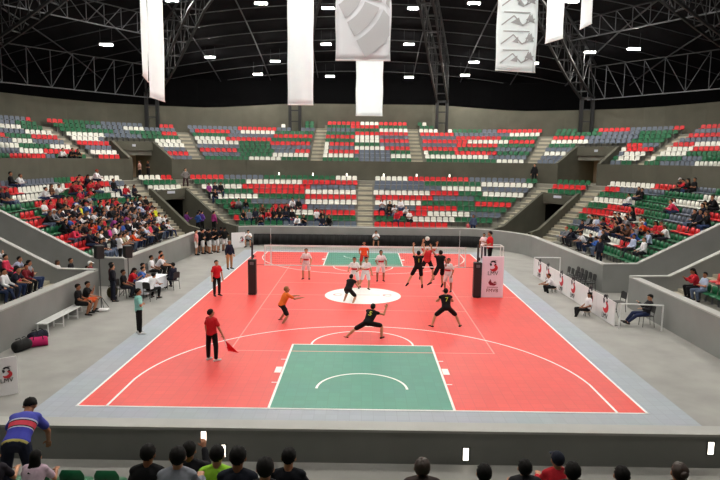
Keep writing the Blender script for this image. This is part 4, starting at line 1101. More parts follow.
# --- advertising boards on the right
A, B = Vector((9.85, 6.1, 0)), Vector((10.07, -5.2, 0)); N = 6
rot = atan2(B.y - A.y, B.x - A.x)
BORD = ['first', 'second', 'third', 'fourth', 'fifth', 'sixth']
for i in range(N):
    c = A.lerp(B, (i + .5) / N); L = (B - A).length / N
    t = thing('advertising_board', 'white advertising board with red and dark logos, %s from the far end' % BORD[i], 'board', c, rot, 'advertising boards along the right side')
    b = obj('panel', bevbox(-L / 2 + .01, -.02, .03, L / 2 - .01, .02, 1.0, .006), WHITE_P, t)
    logo(b, (.1, -.12, .05, -.05, .12, .0)[i] * L, .55, 1.15, -.032, 'LMV', .27)
    for s in (-1, 1):
        bm = bmesh.new(); bar(bm, (s * L * .4, .03, .02), (s * L * .4, .34, .02), .02); bar(bm, (s * L * .4, .03, .9), (s * L * .4, .34, .03), .015); obj('support', bm, STEEL, t)
for nm, p, q in (('beside the far end of the logo boards', (9.9, 6.3), (11.4, 6.3)), ('beside the near end of the logo boards', (10.15, -5.45), (11.72, -5.7))):
    p, q = Vector((*p, 0)), Vector((*q, 0)); d = q - p
    t = thing('barrier_rail', 'low white pipe barrier ' + nm, 'barrier', p, atan2(d.y, d.x))
    L = d.length
    bm = bmesh.new(); tube(bm, (0, 0, 1.02), (L, 0, 1.02), .03); obj('top_rail', bm, WHITE_M, t)
    for x in (0, L):
        bm = bmesh.new(); tube(bm, (x, 0, 0), (x, 0, 1.04), .03); obj('post', bm, WHITE_M, t)
# --- board at the left edge and the small one by the far corner
for lab, p, q, h in (('white logo board standing alone at the near left corner', (-10.6, -14.0), (-9.5, -13.15), 1.08), ('tilted white board beside the waiting players', (-9.55, 15.4), (-8.65, 15.9), 1.15)):
    p, q = Vector((*p, 0)), Vector((*q, 0)); d = q - p; L = d.length
    t = thing('advertising_board', lab, 'board', (p + q) / 2, atan2(d.y, d.x))
    b = obj('panel', bevbox(-L / 2, -.02, .02, L / 2, .02, h, .008), WHITE_P, t)
    logo(b, L / 2 - .27, .58, .5, -.034)
    for s in (-1, 1):
        bm = bmesh.new(); bar(bm, (s * L * .4, .03, .02), (s * L * .4, .4, .02), .02); bar(bm, (s * L * .4, .03, h - .1), (s * L * .4, .4, .03), .015); obj('support', bm, STEEL, t)
# --- black curtain along the far wall
bm = bmesh.new()
n = 240
F = [(-8.3 + 17.2 * i / n, 17.6 + .03 * sin(i * .9) + .012 * sin(i * 2.3)) for i in range(n + 1)]
def fy(x): return -max(0, abs(x) - 7.05) ** 2 * .1
A = [[bm.verts.new((x, y + fy(x) + dy, z)) for x, y in F] for dy, z in ((-.03, .02), (-.03, .86), (.0, .86), (.0, .02))]
for j in range(4):
    for i in range(n): bm.faces.new((A[j][i], A[j][i + 1], A[(j + 1) % 4][i + 1], A[(j + 1) % 4][i]))
o = obj('black_curtain', bm, BLACK, None, True); tag(o, 'long black curtain hung along the foot of the far wall', 'curtain')
# --- chairs
def chair_parts(t, m):
    obj('seat', bevbox(-.2, -.2, .43, .2, .2, .46, .012), m, t)
    bm = bmesh.new(); prism(bm, [(-.2, -.2, .58), (.2, -.2, .58), (.2, -.235, .84), (.12, -.24, .9), (-.12, -.24, .9), (-.2, -.235, .84)], (0, -.025, 0)); obj('backrest', bm, m, t)
    for sx in (-1, 1):
        bm = bmesh.new(); tube(bm, (sx * .19, .19, .44), (sx * .2, .22, 0), .013, n=6); obj('leg', bm, STEEL, t)
        bm = bmesh.new(); tube(bm, (sx * .19, -.235, .86), (sx * .19, -.19, .44), .013, n=6); tube(bm, (sx * .19, -.19, .44), (sx * .2, -.24, 0), .013, n=6); obj('leg', bm, STEEL, t)
CH0 = thing('chair', 'black stacking chair in the two rows behind the logo boards', 'chair', (0, 0, 0)); chair_parts(CH0, PAD)
first = [True]
def chair(loc, rz, lab, group=None):
    r = CH0 if first[0] else copy_tree(CH0)
    first[0] = False
    r.location = loc; r.rotation_euler = (0, 0, rz); r['label'] = lab
    if group: r['group'] = group
    elif 'group' in r: del r['group']
    return r
for row, x in enumerate((10.95, 11.45)):
    for i in range(5):
        chair((x + .02 * i, 4.0 - i * .56, 0), pi / 2, 'empty black chair behind the logo boards, %s row, %s from the far end' % (('court side', 'wall side')[row], ordn(i + 1)), 'black chairs behind the boards')
# --- loudspeakers
for lab, x, y, h in (('black loudspeaker on a thin stand beside the left corridor mouth', -11.27, -3.3, 2.2), ('black loudspeaker on a stand behind the scorers table', -11.12, -.45, 1.8)):
    t = thing('loudspeaker', lab, 'loudspeaker', (x, y, 0), -.9)
    o = obj('cabinet', bevbox(-.2, -.17, h, .2, .17, h + .58, .04, 3), PAD, t)
    bm = bmesh.new(); box(bm, -.17, -.178, h + .04, .17, -.171, h + .54); obj('grille', bm, BLACK, o)
    bm = bmesh.new(); tube(bm, (0, 0, .05), (0, 0, h + .02), .02); obj('pole', bm, STEEL, t)
    for k in range(3):
        a = k * 2 * pi / 3; bm = bmesh.new(); tube(bm, (0, 0, .55), (.42 * cos(a), .42 * sin(a), .01), .014, n=6); obj('leg', bm, STEEL, t)
o = obj('sandbag', bevbox(-.22, -.14, 0, .22, .14, .12, .05, 3), WHITE_P); o.location = (-11.02, -3.68, 0); tag(o, 'small white sandbag at the foot of the loudspeaker stand', 'sandbag')
# --- scorers table
t = thing('scorers_table', 'long officials table under a white cloth on the left', 'table', (-10.18, .05, 0), radians(81.5))
bm = bmesh.new()
obj('tabletop', bevbox(-1.05, -.26, .7, 1.05, .26, .735, .008), WHITE_M, t)
for sx in (-1, 1):
    for sy in (-1, 1): bm = bmesh.new(); tube(bm, (sx * .95, sy * .2, 0), (sx * .95, sy * .2, .7), .02); obj('leg', bm, STEEL, t)
bm = bmesh.new(); n = 40; top, bot = [], []
per = []
for i in range(n): per.append((-1.07 + 2.14 * i / n, -.28))
for i in range(12): per.append((1.07, -.28 + .56 * i / 12))
for i in range(n): per.append((1.07 - 2.14 * i / n, .28))
for i in range(12): per.append((-1.07, .28 - .56 * i / 12))
for i, (x, y) in enumerate(per):
    top.append(bm.verts.new((x, y, .745))); k = 1 + .025 * sin(i * 1.3); bot.append(bm.verts.new((x * (1 + .012 * sin(i * 1.3)), y * (1 + .04 * sin(i * 1.3)) , .16 if y < .2 else .45)))
bm.faces.new(top)
for i in range(len(per)): bm.faces.new((top[i], top[(i + 1) % len(per)], bot[(i + 1) % len(per)], bot[i]))
o = obj('tablecloth', bm, mat('white_cloth', (228, 232, 240), .8)); o.location = (-10.18, .05, 0); o.rotation_euler = (0, 0, radians(81.5)); tag(o, 'white cloth hanging over the officials table', 'tablecloth')
# --- white bench, bags
t = thing('bench', 'long white slatted team bench along the left wall', 'bench', (-11.72, -5.6, 0))
for k in range(4):
    bm = bmesh.new(); box(bm, -.2 + k * .11, -1.9, .43, -.13 + k * .11, 1.9, .46); obj('slat', bm, WHITE_M, t)
for y in (-1.8, -.6, .6, 1.8):
    bm = bmesh.new(); box(bm, -.2, y - .02, .39, .2, y + .02, .43)
    for x in (-.19, .19): box(bm, x - .02, y - .02, 0, x + .02, y + .02, .39)
    box(bm, -.19, y - .015, .1, .19, y + .015, .13); obj('leg_frame', bm, WHITE_M, t)
def bag(lab, loc, rz, size, m, strap):
    t = thing('sports_bag', lab, 'bag', loc, rz)
    L, w, h = size
    bm = bmesh.new(); n = 14
    prof = [(cos(2 * pi * i / n), sin(2 * pi * i / n)) for i in range(n)]
    rows = []
    for x, s in ((-.5, .55), (-.47, .85), (-.3, 1), (0, .93), (.3, 1), (.47, .85), (.5, .55)):
        rows.append([bm.verts.new((x * L, c * w / 2 * s, h / 2 + (q * h / 2 * s if q > 0 else q * h / 2))) for c, q in prof])
    for a, b in zip(rows, rows[1:]):
        for i in range(n): bm.faces.new((a[i], a[(i + 1) % n], b[(i + 1) % n], b[i]))
    bm.faces.new(rows[0][::-1]); bm.faces.new(rows[-1]); obj('body', bm, m, t, True)
    for s in (-1, 1):
        bm = bmesh.new()
        pts = [(s * .16, -.8 * w / 2, h * .6), (s * .14, -.35 * w, h * 1.02), (s * .1, -.05 * w, h * 1.2), (s * .14, .3 * w, h * 1.03)]
        for a, b in zip(pts, pts[1:]): tube(bm, a, b, .014, n=6)
        obj('strap', bm, strap, t)
bag('black sports bag lying against the left wall', (-11.5, -9.25, 0), 1.3, (.62, .4, .38), BLACK, STEEL)
bag('black and pink sports bag beside the plain black one', (-11.2, -8.75, 0), .5, (.6, .36, .34), cloth((190, 40, 100)), BLACK)
bag('dark blue sports bag nearest the white bench', (-11.55, -8.1, 0), 1.2, (.66, .42, .36), cloth((26, 28, 44)), BLACK)
bag('dark bag with a dull yellow patch hanging by the corridor mouth', (-11.75, -1.1 + .2, 0), 1.5, (.5, .36, .5), cloth((70, 66, 40)), BLACK)
# --- the ball
bm = bmesh.new(); sphere(bm, (0, 0, 0), .105, 24, 16); o = obj('volleyball', bm, mat('ball_leather', (228, 228, 222), .5), None, True); o.location = (3.05, .05, 2.82)
tag(o, 'white volleyball in the air above the net between raised hands', 'ball')
bm = bmesh.new()
for k in range(3):
    ax = [RT, FWD, UPV][k]; a = [FWD, UPV, RT][k]; b = ax.cross(a)
    for i in range(24):
        t0, t1 = 2 * pi * i / 24, 2 * pi * (i + 1) / 24
        tube(bm, (a * cos(t0) + b * sin(t0)) * .1052, (a * cos(t1) + b * sin(t1)) * .1052, .0022, n=4)
c = obj('seam', bm, mat('ball_seam', (150, 150, 150), .6), o)
# --- wall lights
for lab, x, z in (('small lit wall light on the near wall behind the lime green spectator', -2.66, .97), ('small lit wall light in the middle of the near wall', 2.01, .97), ('small lit wall light at the right end of the near wall', 6.68, 1.16)):
    t = thing('wall_light', lab, 'wall light', (x, -18.375, z - .13))
    bm = bmesh.new(); box(bm, -.075, -.02, -.02, .075, .004, .26); obj('frame', bm, STEEL, t)
    bm = bmesh.new(); box(bm, -.05, -.028, 0, .05, -.0205, .24); obj('lens', bm, emit('wall_light_glow', (255, 246, 228), 2.2), t)
# small white markers on the upper walkway, one behind the top row every few metres
for i, x in enumerate((245, 279, 313, 347, 384, 417, 450, 485, 534)):
    X = (x - 364.5) / 632.48 * 57.6
    t = thing('walkway_light', 'small white light on the wall behind the far top row, %s from left' % ordn(i + 1), 'wall light', (X, 28.17, 4.95), 0, 'small lights above the far top row')
    bm = bmesh.new(); box(bm, -.06, -.05, 0, .06, .02, .3); obj('housing', bm, WHITE_M, t)
    bm = bmesh.new(); box(bm, -.045, -.056, .03, .045, -.051, .27); obj('lens', bm, emit('wall_light_glow', (255, 246, 228), 2.2), t)

# --- small pale signs on the entrances
SIGN = mat('pale_sign_plate', (196, 200, 214), .5)
for s, sd in ((-1, 'left'), (1, 'right')):
    for th, lat, o, z, w, nm in ((TH_L, -.1, 6.72, 3.72, .34, 'lower stair entrance'), (TH_U, 0, 13.87, 7.5, .16, 'upper entrance')):
        p = radial(s, th, lat, o, z); t = radians(th)
        r = thing('entrance_sign', 'small pale sign plate over the %s on the %s' % (nm, sd), 'sign', p, atan2(s * -cos(t), sin(t)))
        obj('plate', bevbox(-w, -.012, -.1, w, .012, .1, .004), SIGN, r)
        bm = bmesh.new(); box(bm, -w * .9, .012, -.03, w * .9, .03, .03); obj('bracket', bm, STEEL, r)
# ================================================================ PLAYERS AND OFFICIALS
PV_ = .0105
BLK, WHT = (20, 20, 22), (228, 226, 228)
def num(o, pose, txt, size=.24):
    me = text_mesh(txt, size, .004); me.materials.append(mat('yellow_print', (206, 214, 60), .6))
    q = bpy.data.objects.new('shirt_number', me); COL.objects.link(q); q.parent = o
    c = pose.pel + pose.T * .3 - pose.Y * .145
    X, Z, Y = pose.X, -pose.Y, pose.T
    q.matrix_local = Matrix(((X.x, Y.x, Z.x, c.x), (X.y, Y.y, Z.y, c.y), (X.z, Y.z, Z.z, c.z), (0, 0, 0, 1)))
def red_panel(o, pose):
    """red chest panel of the white kit"""
    bm = bmesh.new(); c = pose.pel + pose.T * .2
    V = []
    for i in range(9):
        a = radians(-50 + 100 * i / 8); col = []
        for j in range(3): col.append(bm.verts.new(c + pose.T * (.05 * j - .06) + pose.X * (.182 * sin(a)) + pose.Y * (.136 * cos(a))))
        V.append(col)
    for i in range(8):
        for j in range(2): bm.faces.new((V[i][j], V[i + 1][j], V[i + 1][j + 1], V[i][j + 1]))
    bmesh.ops.solidify(bm, geom=bm.faces[:], thickness=.008)
    obj('chest_panel', bm, cloth((214, 60, 66)), o, True)
lunge = Pose(pz=.60, lean=38, roll=12, th=[(-.85, -.05, -.6), (.7, .5, -.25)], sh=[(-.7, -.15, -.75), (.05, -.3, -1)], ft=[(-.9, .5, 0), (.3, 1, 0)], ua=[(-.1, .8, -.6), (.6, .6, -.3)], fa=[(.5, .8, .1), (.2, .45, .9)], hp=-25, voxel=PV_)
wide = Pose(pz=.76, lean=22, th=[(-.75, .22, -.8), (.75, .22, -.8)], sh=[(-.35, -.25, -1), (.35, -.25, -1)], ft=[(-.5, 1, 0), (.5, 1, 0)], ua=[(-.45, .5, -.8), (.45, .5, -.8)], fa=[(.3, .9, -.2), (-.3, .9, -.2)], hp=-10, voxel=PV_)
crouch = Pose(pz=.62, lean=38, th=[(-.35, .85, -.55), (.3, .6, -.75)], sh=[(-.05, -.55, -.9), (.05, -.75, -.8)], ua=[(-.2, .6, -.8), (.25, .5, -.9)], fa=[(.1, .9, .1), (-.1, .95, 0)], hp=-28, voxel=PV_)
defend = Pose(pz=.70, lean=24, th=[(-.35, .65, -.75), (.35, .3, -.9)], sh=[(-.1, -.6, -.9), (.1, -.6, -.85)], ua=[(-.2, .8, -.55), (.2, .8, -.55)], fa=[(.1, 1, .05), (-.1, 1, .05)], hp=-15, voxel=PV_)
jump1 = Pose(pz=.97, lean=2, th=[(-.45, .15, -1), (.12, .05, -1)], sh=[(-.5, -.3, -1), (.08, -.25, -1)], ft=[(-.3, .7, -.6), (.1, .7, -.7)], ua=[(-.15, .2, 1), (.35, .25, .9)], fa=[(.05, .15, 1), (-.1, .2, 1)], hp=-25, voxel=PV_)
jump2 = Pose(pz=.95, lean=4, roll=-3, th=[(-.4, .1, -1), (.02, .2, -1)], sh=[(-.6, -.4, -.8), (-.05, -.35, -1)], ft=[(-.5, .7, -.5), (0, .7, -.7)], ua=[(-.45, .2, .9), (.45, .1, -.95)], fa=[(-.35, .1, 1), (.2, .7, -.6)], hp=-20, hy=10, voxel=PV_)
spike = Pose(pz=.95, lean=6, th=[(-.4, .1, -1), (.35, -.05, -1)], sh=[(-.1, -.5, -1), (.1, -.5, -1)], ft=[(-.2, .8, -.6), (.2, .8, -.6)], ua=[(-.55, .3, .5), (.3, .2, 1)], fa=[(-.1, .4, .9), (-.15, .35, 1)], hp=-15, voxel=PV_)
ready = Pose(pz=.86, lean=14, th=[(-.22, .3, -1), (.22, .22, -1)], sh=[(-.03, -.3, -1), (.03, -.3, -1)], ua=[(-.3, .25, -1), (.3, .25, -1)], fa=[(.15, .95, -.1), (-.15, .95, -.1)], hp=-8, voxel=PV_)
watch = Pose(pz=.91, lean=6, th=[(-.12, .1, -1), (.16, .05, -1)], ua=[(-.3, .05, -1), (.3, .1, -1)], fa=[(.05, .6, -.8), (-.1, .9, -.2)], hp=-5, voxel=PV_)
stride = Pose(pz=.88, lean=12, th=[(-.05, .45, -1), (.08, -.35, -1)], sh=[(0, -.15, -1), (.02, -.75, -.8)], ft=[(0, 1, 0), (.1, .8, -.5)], ua=[(-.25, -.2, -1), (.25, .5, -.9)], fa=[(0, .6, -.8), (-.1, .9, .2)], hp=0, voxel=PV_)
def pl(pose, x, y, z, rz, lab, top, low, **k):
    return person(pose, (x, y, z), radians(rz), lab, None, top, low, eyes=True, **k)
G = .026
o = pl(lunge, .2, -7.3, G - .02, -12, 'player in black kit lunging sideways by the green key, yellow number', ('tank', BLK), ('shorts', BLK)); num(o, lunge, '5')
o = pl(wide, 3.3, -5.5, G - .012, 5, 'player in black kit standing wide legged on the right, yellow number seven', ('tank', BLK), ('shorts', BLK)); num(o, wide, '7')
o = pl(defend, -3.25, -5.05, G - .02, -62, 'player in orange shirt and black shorts reaching forward on the left', ('short', (236, 118, 46)), ('shorts', BLK), hair=('short', 'blond'))
o = pl(crouch, -.68, -1.5, G - .02, -28, 'player in black kit crouching at the edge of the white centre circle', ('tank', BLK), ('shorts', BLK))
o = pl(jump1, 2.57, -.75, .62, 4, 'player in black kit jumping at the net with both arms raised', ('tank', BLK), ('shorts', BLK)); num(o, jump1, '1')
o = pl(jump2, 3.62, -.7, .66, 12, 'player in black kit jumping at the net with the left arm raised', ('tank', BLK), ('shorts', BLK))
pl(spike, 3.13, .72, .70, 180, 'player in red top jumping behind the net towards the ball', ('short', (206, 52, 56)), ('shorts', BLK))
for pose, x, y, rz, lab in ((watch, -3.1, 4.1, 178, 'player in white kit standing alone on the far left of the net'), (ready, -.42, 1.75, 170, 'player in white kit close to the net, first of three near the middle'),
                            (stride, .12, 1.6, 200, 'player in white kit stepping close to the net, second of three near the middle'), (watch, .95, 3.8, 185, 'player in white kit behind the net, last of three near the middle'), (watch, 4.28, 1.3, 150, 'player in white kit beside the jumping pair at the net')):
    o = pl(pose, x, y, G - .012, rz, lab, ('short', WHT), ('shorts', WHT)); red_panel(o, pose)
pl(watch, .04, 7.4, G - .012, 180, 'player in orange shirt on the far green key', ('short', (238, 96, 50)), ('shorts', (200, 60, 50)))
# officials
flagp = Pose(voxel=PV_, th=[(-.1, 0, -1), (.12, .02, -1)], ua=[(-.2, .05, -1), (.25, .15, -1)], fa=[(-.05, .2, -1), (.25, .3, -.95)], hp=-5, hy=-15)
RED_S = (196, 34, 44)
o = pl(flagp, -4.86, -10.1, G - .01, -28, 'line judge in red shirt and black trousers holding a red flag', ('short', RED_S), ('trousers', BLK), hair=('short', 'black'), shoes=(210, 208, 205))
# flag held in the right hand
w_ = flagp.wri[1] + flagp.fa[1] * .09
h = Matrix.Rotation(radians(-28), 3, 'Z') @ Vector((w_.x * 1.1, w_.y * 1.1, w_.z)) + Vector((-4.86, -10.1, G - .01))
t = thing('signal_flag', 'red signal flag held by the line judge on the left', 'flag', h)
bm = bmesh.new(); tube(bm, (-.02, 0, .08), (.14, .0, -.42), .01, n=6); obj('stick', bm, WHITE_M, t)
bm = bmesh.new(); V = []
for i in range(7):
    col = []
    for j in range(5):
        a = Vector((.03, 0, -.08)).lerp(Vector((.14, 0, -.42)), i / 6); w = .05 + .3 * (i / 6)
        col.append(bm.verts.new(a + Vector((w * j / 4, .02 * sin(j * 1.7 + i), -.05 * j / 4 - .04 * (i / 6)))))
    V.append(col)
for i in range(6):
    for j in range(4): bm.faces.new((V[i][j], V[i + 1][j], V[i + 1][j + 1], V[i][j + 1]))
bmesh.ops.solidify(bm, geom=bm.faces[:], thickness=.006); obj('cloth', bm, cloth((226, 40, 48)), t, True)
pl(STAND[0], -6.95, -.4, .012, -140, 'line judge in red shirt and black trousers by the left sideline', ('short', RED_S), ('trousers', BLK))
pl(STAND[1], -8.3, -7.05, .012, -60, 'man in pale teal shirt standing with folded arms on the left', ('short', (150, 214, 206)), ('trousers', BLK), shoes=(200, 200, 200))
pl(STAND[0], -7.9, 6.95, .012, -135, 'man in dark suit jacket and tan trousers standing behind the left sideline', ('jacket', (26, 30, 48)), ('trousers', (166, 124, 84)), hair=('short', 'grey'))
pl(STAND[3], 6.1, .3, 1.475, 95, 'first referee in red shirt standing on the white umpire stand', ('short', (206, 36, 42)), ('trousers', BLK))
pl(STAND[0], 8.1, 12.3, 0, 150, 'person in white top behind the umpire stand near the far corner', ('short', (226, 206, 208)), ('trousers', (60, 50, 60)))
def seated(pose, x, y, z, rz, lab, top, low, **k): return person(pose, (x, y, z), radians(rz), lab, None, top, low, eyes=True, **k)
for x, y, rz, lab in ((-8.45, 16.3, 180, 'ball retriever in white top seated before the black curtain on the left'), (.93, 16.95, 180, 'ball retriever in white top seated before the black curtain in the middle')):
    seated(SIT[5], x, y, 0.03, rz, lab, ('short', (230, 230, 234)), ('shorts', BLK))
    chair((x, y - .02, 0), radians(rz), 'black chair under the ball retriever %s' % ('on the left' if x < 0 else 'in the middle'))
# two on stools before the boards, one on a chair by the right wall
for x, y, lab in ((9.6, 1.4, 'far one of two helpers in white and black seated before the logo boards'), (9.6, -3.4, 'near one of two helpers in white and black seated before the logo boards')):
    seated(SIT[1] if y > 0 else SIT[4], x, y, -.16, 95, lab, ('short', (226, 224, 228)), ('trousers', BLK), hair=('long' if y < 0 else 'short', 'black'), scale=.92)
    t = thing('stool', 'low round stool under the %s helper by the logo boards' % ('far' if y > 0 else 'near'), 'stool', (x, y, 0))
    bm = bmesh.new(); tube(bm, (0, 0, .19), (0, 0, .215), .16, n=20); obj('seat', bm, mat('tan_stool', (190, 160, 140), .6), t)
    for k in range(4):
        a = pi / 4 + k * pi / 2; bm = bmesh.new(); tube(bm, (.1 * cos(a), .1 * sin(a), .19), (.14 * cos(a), .14 * sin(a), 0), .012, n=6); obj('leg', bm, STEEL, t)
lounge = Pose(pz=.525, th=[(-.16, 1, -.12), (.14, 1, -.05)], sh=[(-.05, .75, -.7), (.05, .55, -.85)], lean=-14, ua=[(-.25, .35, -1), (.25, .5, -.8)], fa=[(.3, .8, .1), (-.2, .7, .7)], hp=22, voxel=PV_, ft=[(-.1, 1, .35), (.1, 1, .25)])
seated(lounge, 11.4, -5.0, .03, 88, 'man in dark jacket and jeans slouching on a chair against the right wall', ('long', (30, 28, 34)), ('trousers', (36, 44, 76)))
chair((11.43, -5.0, 0), radians(88), 'black chair under the slouching man at the right wall')
chair((11.3, -1.9 - .6, 0), radians(100), 'black folding chair alone at the corner of the right wall')
# two on the bench
seated(SIT[0], -11.68, -4.55, .045, -80, 'substitute in black kit at the near side of the bench end', ('short', BLK), ('shorts', BLK), hair=('short', 'black'))
seated(SIT[3], -11.68, -3.95, .045, -75, 'substitute in black kit with an orange bib on the lap at the bench end', ('short', BLK), ('shorts', (226, 96, 50)))
# around the scorers table
for x, y, rz, lab, c, po in ((-11.15, -1.05, -85, 'official in black top at the near end of the white table', (24, 24, 28), 0), (-11.1, -.4, -80, 'official in red top behind the white table', RED_S, 5), (-11.0, .25, -80, 'official in blue top behind the white table', (70, 110, 186), 1), (-10.9, .85, -80, 'official in white top behind the white table, far end', (230, 232, 236), 0)):
    seated(SIT[po], x, y, .03, rz, lab, ('short', c), ('trousers', (34, 36, 46)), hair=('long' if po == 5 else 'short', 'black'))
    chair((x - .03, y, 0), radians(rz), 'chair used by the ' + lab)
seated(SIT[1], -9.75, -1.55, .03, -20, 'official in white shirt bending over the near corner of the table', ('short', (226, 228, 232)), ('trousers', BLK)); chair((-9.75, -1.58, 0), radians(-20), 'black chair at the near corner of the white table')
seated(SIT[0], -9.45, 1.05, .03, 60, 'official in dark clothes at the far end of the white table', ('long', (34, 36, 52)), ('trousers', (30, 32, 44))); chair((-9.45, 1.02, 0), radians(60), 'black chair at the far end of the white table')
for y, lab, c in ((3.3, 'reserve in white shirt, nearest of three on chairs by the left wall', (228, 226, 230)), (4.15, 'reserve in white shirt, middle of three on chairs by the left wall', (224, 222, 230)), (5.0, 'reserve in orange shirt, farthest of three on chairs by the left wall', (222, 92, 56))):
    seated(SIT[int(y) % 3], -11.3, y, .03, -85, lab, ('short', c), ('trousers', BLK)); chair((-11.33, y, 0), radians(-85), 'chair under the ' + lab)
pl(STAND[2], -11.35, -1.75, 0, -60, 'person in dark clothes standing behind the table, nearer of two', ('long', (26, 28, 36)), ('trousers', (30, 34, 48)))
pl(STAND[0], -11.6, -1.25, 0, -70, 'person in dark red and black standing behind the table, farther of two', ('long', (64, 34, 34)), ('trousers', (26, 26, 32)))
# in the corridor on the left
for x, y, c, hs, lab in ((-12.9, -.5, (120, 40, 52), ('cap', (226, 226, 226)), 'person in maroon top and white cap at the left corridor mouth'), (-14.2, .3, (24, 24, 28), ('short', 'black'), 'person in black standing further back in the left corridor'), (-14.55, -.3, (214, 208, 206), ('long', 'brown'), 'person in pale top standing further back in the left corridor'), (-13.5, .5, (90, 36, 44), ('short', 'black'), 'child in dark red top in the left corridor')):
    pl(STAND[0], x, y, 0, -80, lab, ('long', c), ('trousers', BLK), hair=hs, scale=.72 if 'child' in lab else .95)
# waiting team by the far left corner
for i, (x, y, c, l) in enumerate(((-11.25, 12.2, (226, 150, 150), WHT), (-10.95, 12.75, BLK, WHT), (-10.75, 13.25, (26, 28, 44), BLK), (-10.55, 12.9, BLK, WHT), (-10.45, 13.8, (26, 28, 44), WHT), (-10.2, 13.4, BLK, WHT), (-10.05, 14.4, (26, 28, 44), WHT), (-9.75, 14.1, BLK, WHT), (-11.2, 13.3, (26, 28, 44), BLK), (-10.9, 13.9, BLK, BLK))):
    cn = 'red and white' if i == 0 else ('black' if c == BLK else 'navy')
    pl(STAND[i % 4], x, y, 0, -80 + i * 12, 'waiting player in %s top and %s shorts, %s of group at left entrance' % (cn, 'white' if l == WHT else 'black', ordn(i + 1)), ('short', c), ('shorts', l))
for i, (lat, o, c, cn) in enumerate(((-.9, 1.9, (150, 50, 110), 'magenta'), (-.3, 2.6, (86, 56, 130), 'purple'), (.4, 2.0, (50, 80, 140), 'blue'), (.85, 2.9, (110, 50, 120), 'violet'), (-.6, 3.4, (40, 36, 60), 'dark'))):
    pl(STAND[i % 4], *radial(-1, TH_L, lat, o, ZW), -40, 'person in %s top standing in the left stair entrance' % cn, ('long', c), ('trousers', BLK))
# on the stands, standing or sitting on steps
def on(u, o, z, pose, rz_off, lab, top, low, **k):
    b, n = frame(u); p = Vector((b.x + n.x * o, b.y + n.y * o, z)); return person(pose, p, atan2(n.y, n.x) + pi / 2 + rz_off, lab, None, top, low, **k)
on(u_side(4.6), .95, ZW, STAND[0], .4, 'person in dark clothes standing on the walkway before the right stand', ('long', (26, 30, 44)), ('trousers', (30, 32, 44)), scale=.95)
on(-u_side(3.2), .85, ZW, STAND[3], .6, 'person in white shirt standing at the foot of the left stand', ('short', (228, 228, 232)), ('trousers', BLK))
on(9.6, .95, ZW, STAND[0], .2, 'person in blue jeans jacket standing on the walkway before the far stand', ('long', (74, 84, 112)), ('trousers', (44, 52, 84)), scale=.95)
on(8.9, .95, ZW, STAND[0], -.2, 'child in red and white standing on the walkway before the far stand', ('short', (206, 90, 100)), ('trousers', (120, 60, 70)), scale=.6)
on(13.1, 9.7, 4.6, STAND[0], 0, 'person in black standing on the upper walkway right of the far stand', ('long', (22, 22, 26)), ('trousers', (26, 26, 30)))
on(-u_lat(TH_L, -2.2, 8.2), 8.2, LZ(8), STAND[2], 0, 'person in grey top on the stairs left of the far stand', ('long', (120, 116, 116)), ('trousers', (60, 40, 44)))
for lat, o, c, lab in ((-.9 + 2.3, 9.9, (196, 150, 140), 'person in pale pink top by the left upper entrance'), (.7, 9.8, (30, 30, 34), 'person in black top by the left upper entrance')):
    q = radial(-1, TH_U, lat, o, 4.6); person(STAND[1], q, radians(-50 + 180), lab, None, ('short', c), ('trousers', BLK), scale=.95)

# ================================================================ IN THE END STAND BEFORE THE CAMERA
FG = .012
bent = Pose(pz=.525, th=ST, sh=SH, lean=52, ua=[(-.25, .3, -1), (.25, .3, -1)], fa=[(.4, .8, .2), (-.4, .8, .2)], hp=-32, voxel=FG)
upr = Pose(pz=.525, th=ST, sh=SH, lean=14, ua=[(-.25, .35, -1), (.25, .35, -1)], fa=[(.2, 1, -.2), (-.2, 1, -.2)], hp=4, voxel=FG)
lea = Pose(pz=.525, th=ST, sh=SH, lean=30, ua=[(-.25, .45, -1), (.25, .45, -1)], fa=[(.3, .9, .1), (-.3, .9, .1)], hp=-12, hy=8, voxel=FG)
phone = Pose(pz=.525, th=ST, sh=SH, lean=16, ua=[(-.25, .5, -.9), (-.05, .8, -.45)], fa=[(.3, .9, .1), (-.28, .6, .7)], hp=-6, voxel=FG)
HZ0 = {id(p): p.hc.z for p in (bent, upr, lea, phone)}
rowY = lambda k: -LN - LO(k) - SO
def fg(pose, k, x, z, lab, top, hair, skin=None, rz=0, low=(34, 36, 46)):
    """x, z: where the head would stand over the fourth row; slid along to row k"""
    sc = 1.0
    for _ in range(6):
        f = (rowY(k) - .12 + pose.hc.y * sc - CAM.y) / (rowY(3) - CAM.y)
        zz = CAM.z + (z - CAM.z) * f; sc = max(.8, min(1.08, (zz - NZ(k)) / pose.hc.z))
    x = CAM.x + (x - CAM.x) * f - pose.hc.x * sc
    o = person(pose, (x, rowY(k) - .12, NZ(k)), radians(rz), lab, None, top, ('trousers', low), hair=hair, skin=skin, scale=sc, eyes=True)
    SEATS.append(dict(stand='end', row=k, pos=Vector((x, rowY(k) - .12, NZ(k))), rz=pi, c='g', x=0, y=999, d=7, used=True, i=0, n=1))
    return o
K = 'black'
fg(upr, 4, -2.68, 2.84, 'seated spectator in black jacket with white collar, leftmost of the seven heads', ('jacket', (20, 20, 23)), ('short', K))
fg(lea, 5, -2.31, 2.80, 'seated spectator in grey hooded top beside the white collar', ('jacket', (130, 134, 144)), ('short', K))
ph = fg(phone, 3, -2.16, 2.90, 'seated spectator in black jacket holding up a lit phone', ('jacket', (22, 22, 28)), ('short', K))
fg(upr, 4, -1.81, 2.84, 'seated spectator in lime green top', ('jacket', (156, 214, 56)), ('short', K))
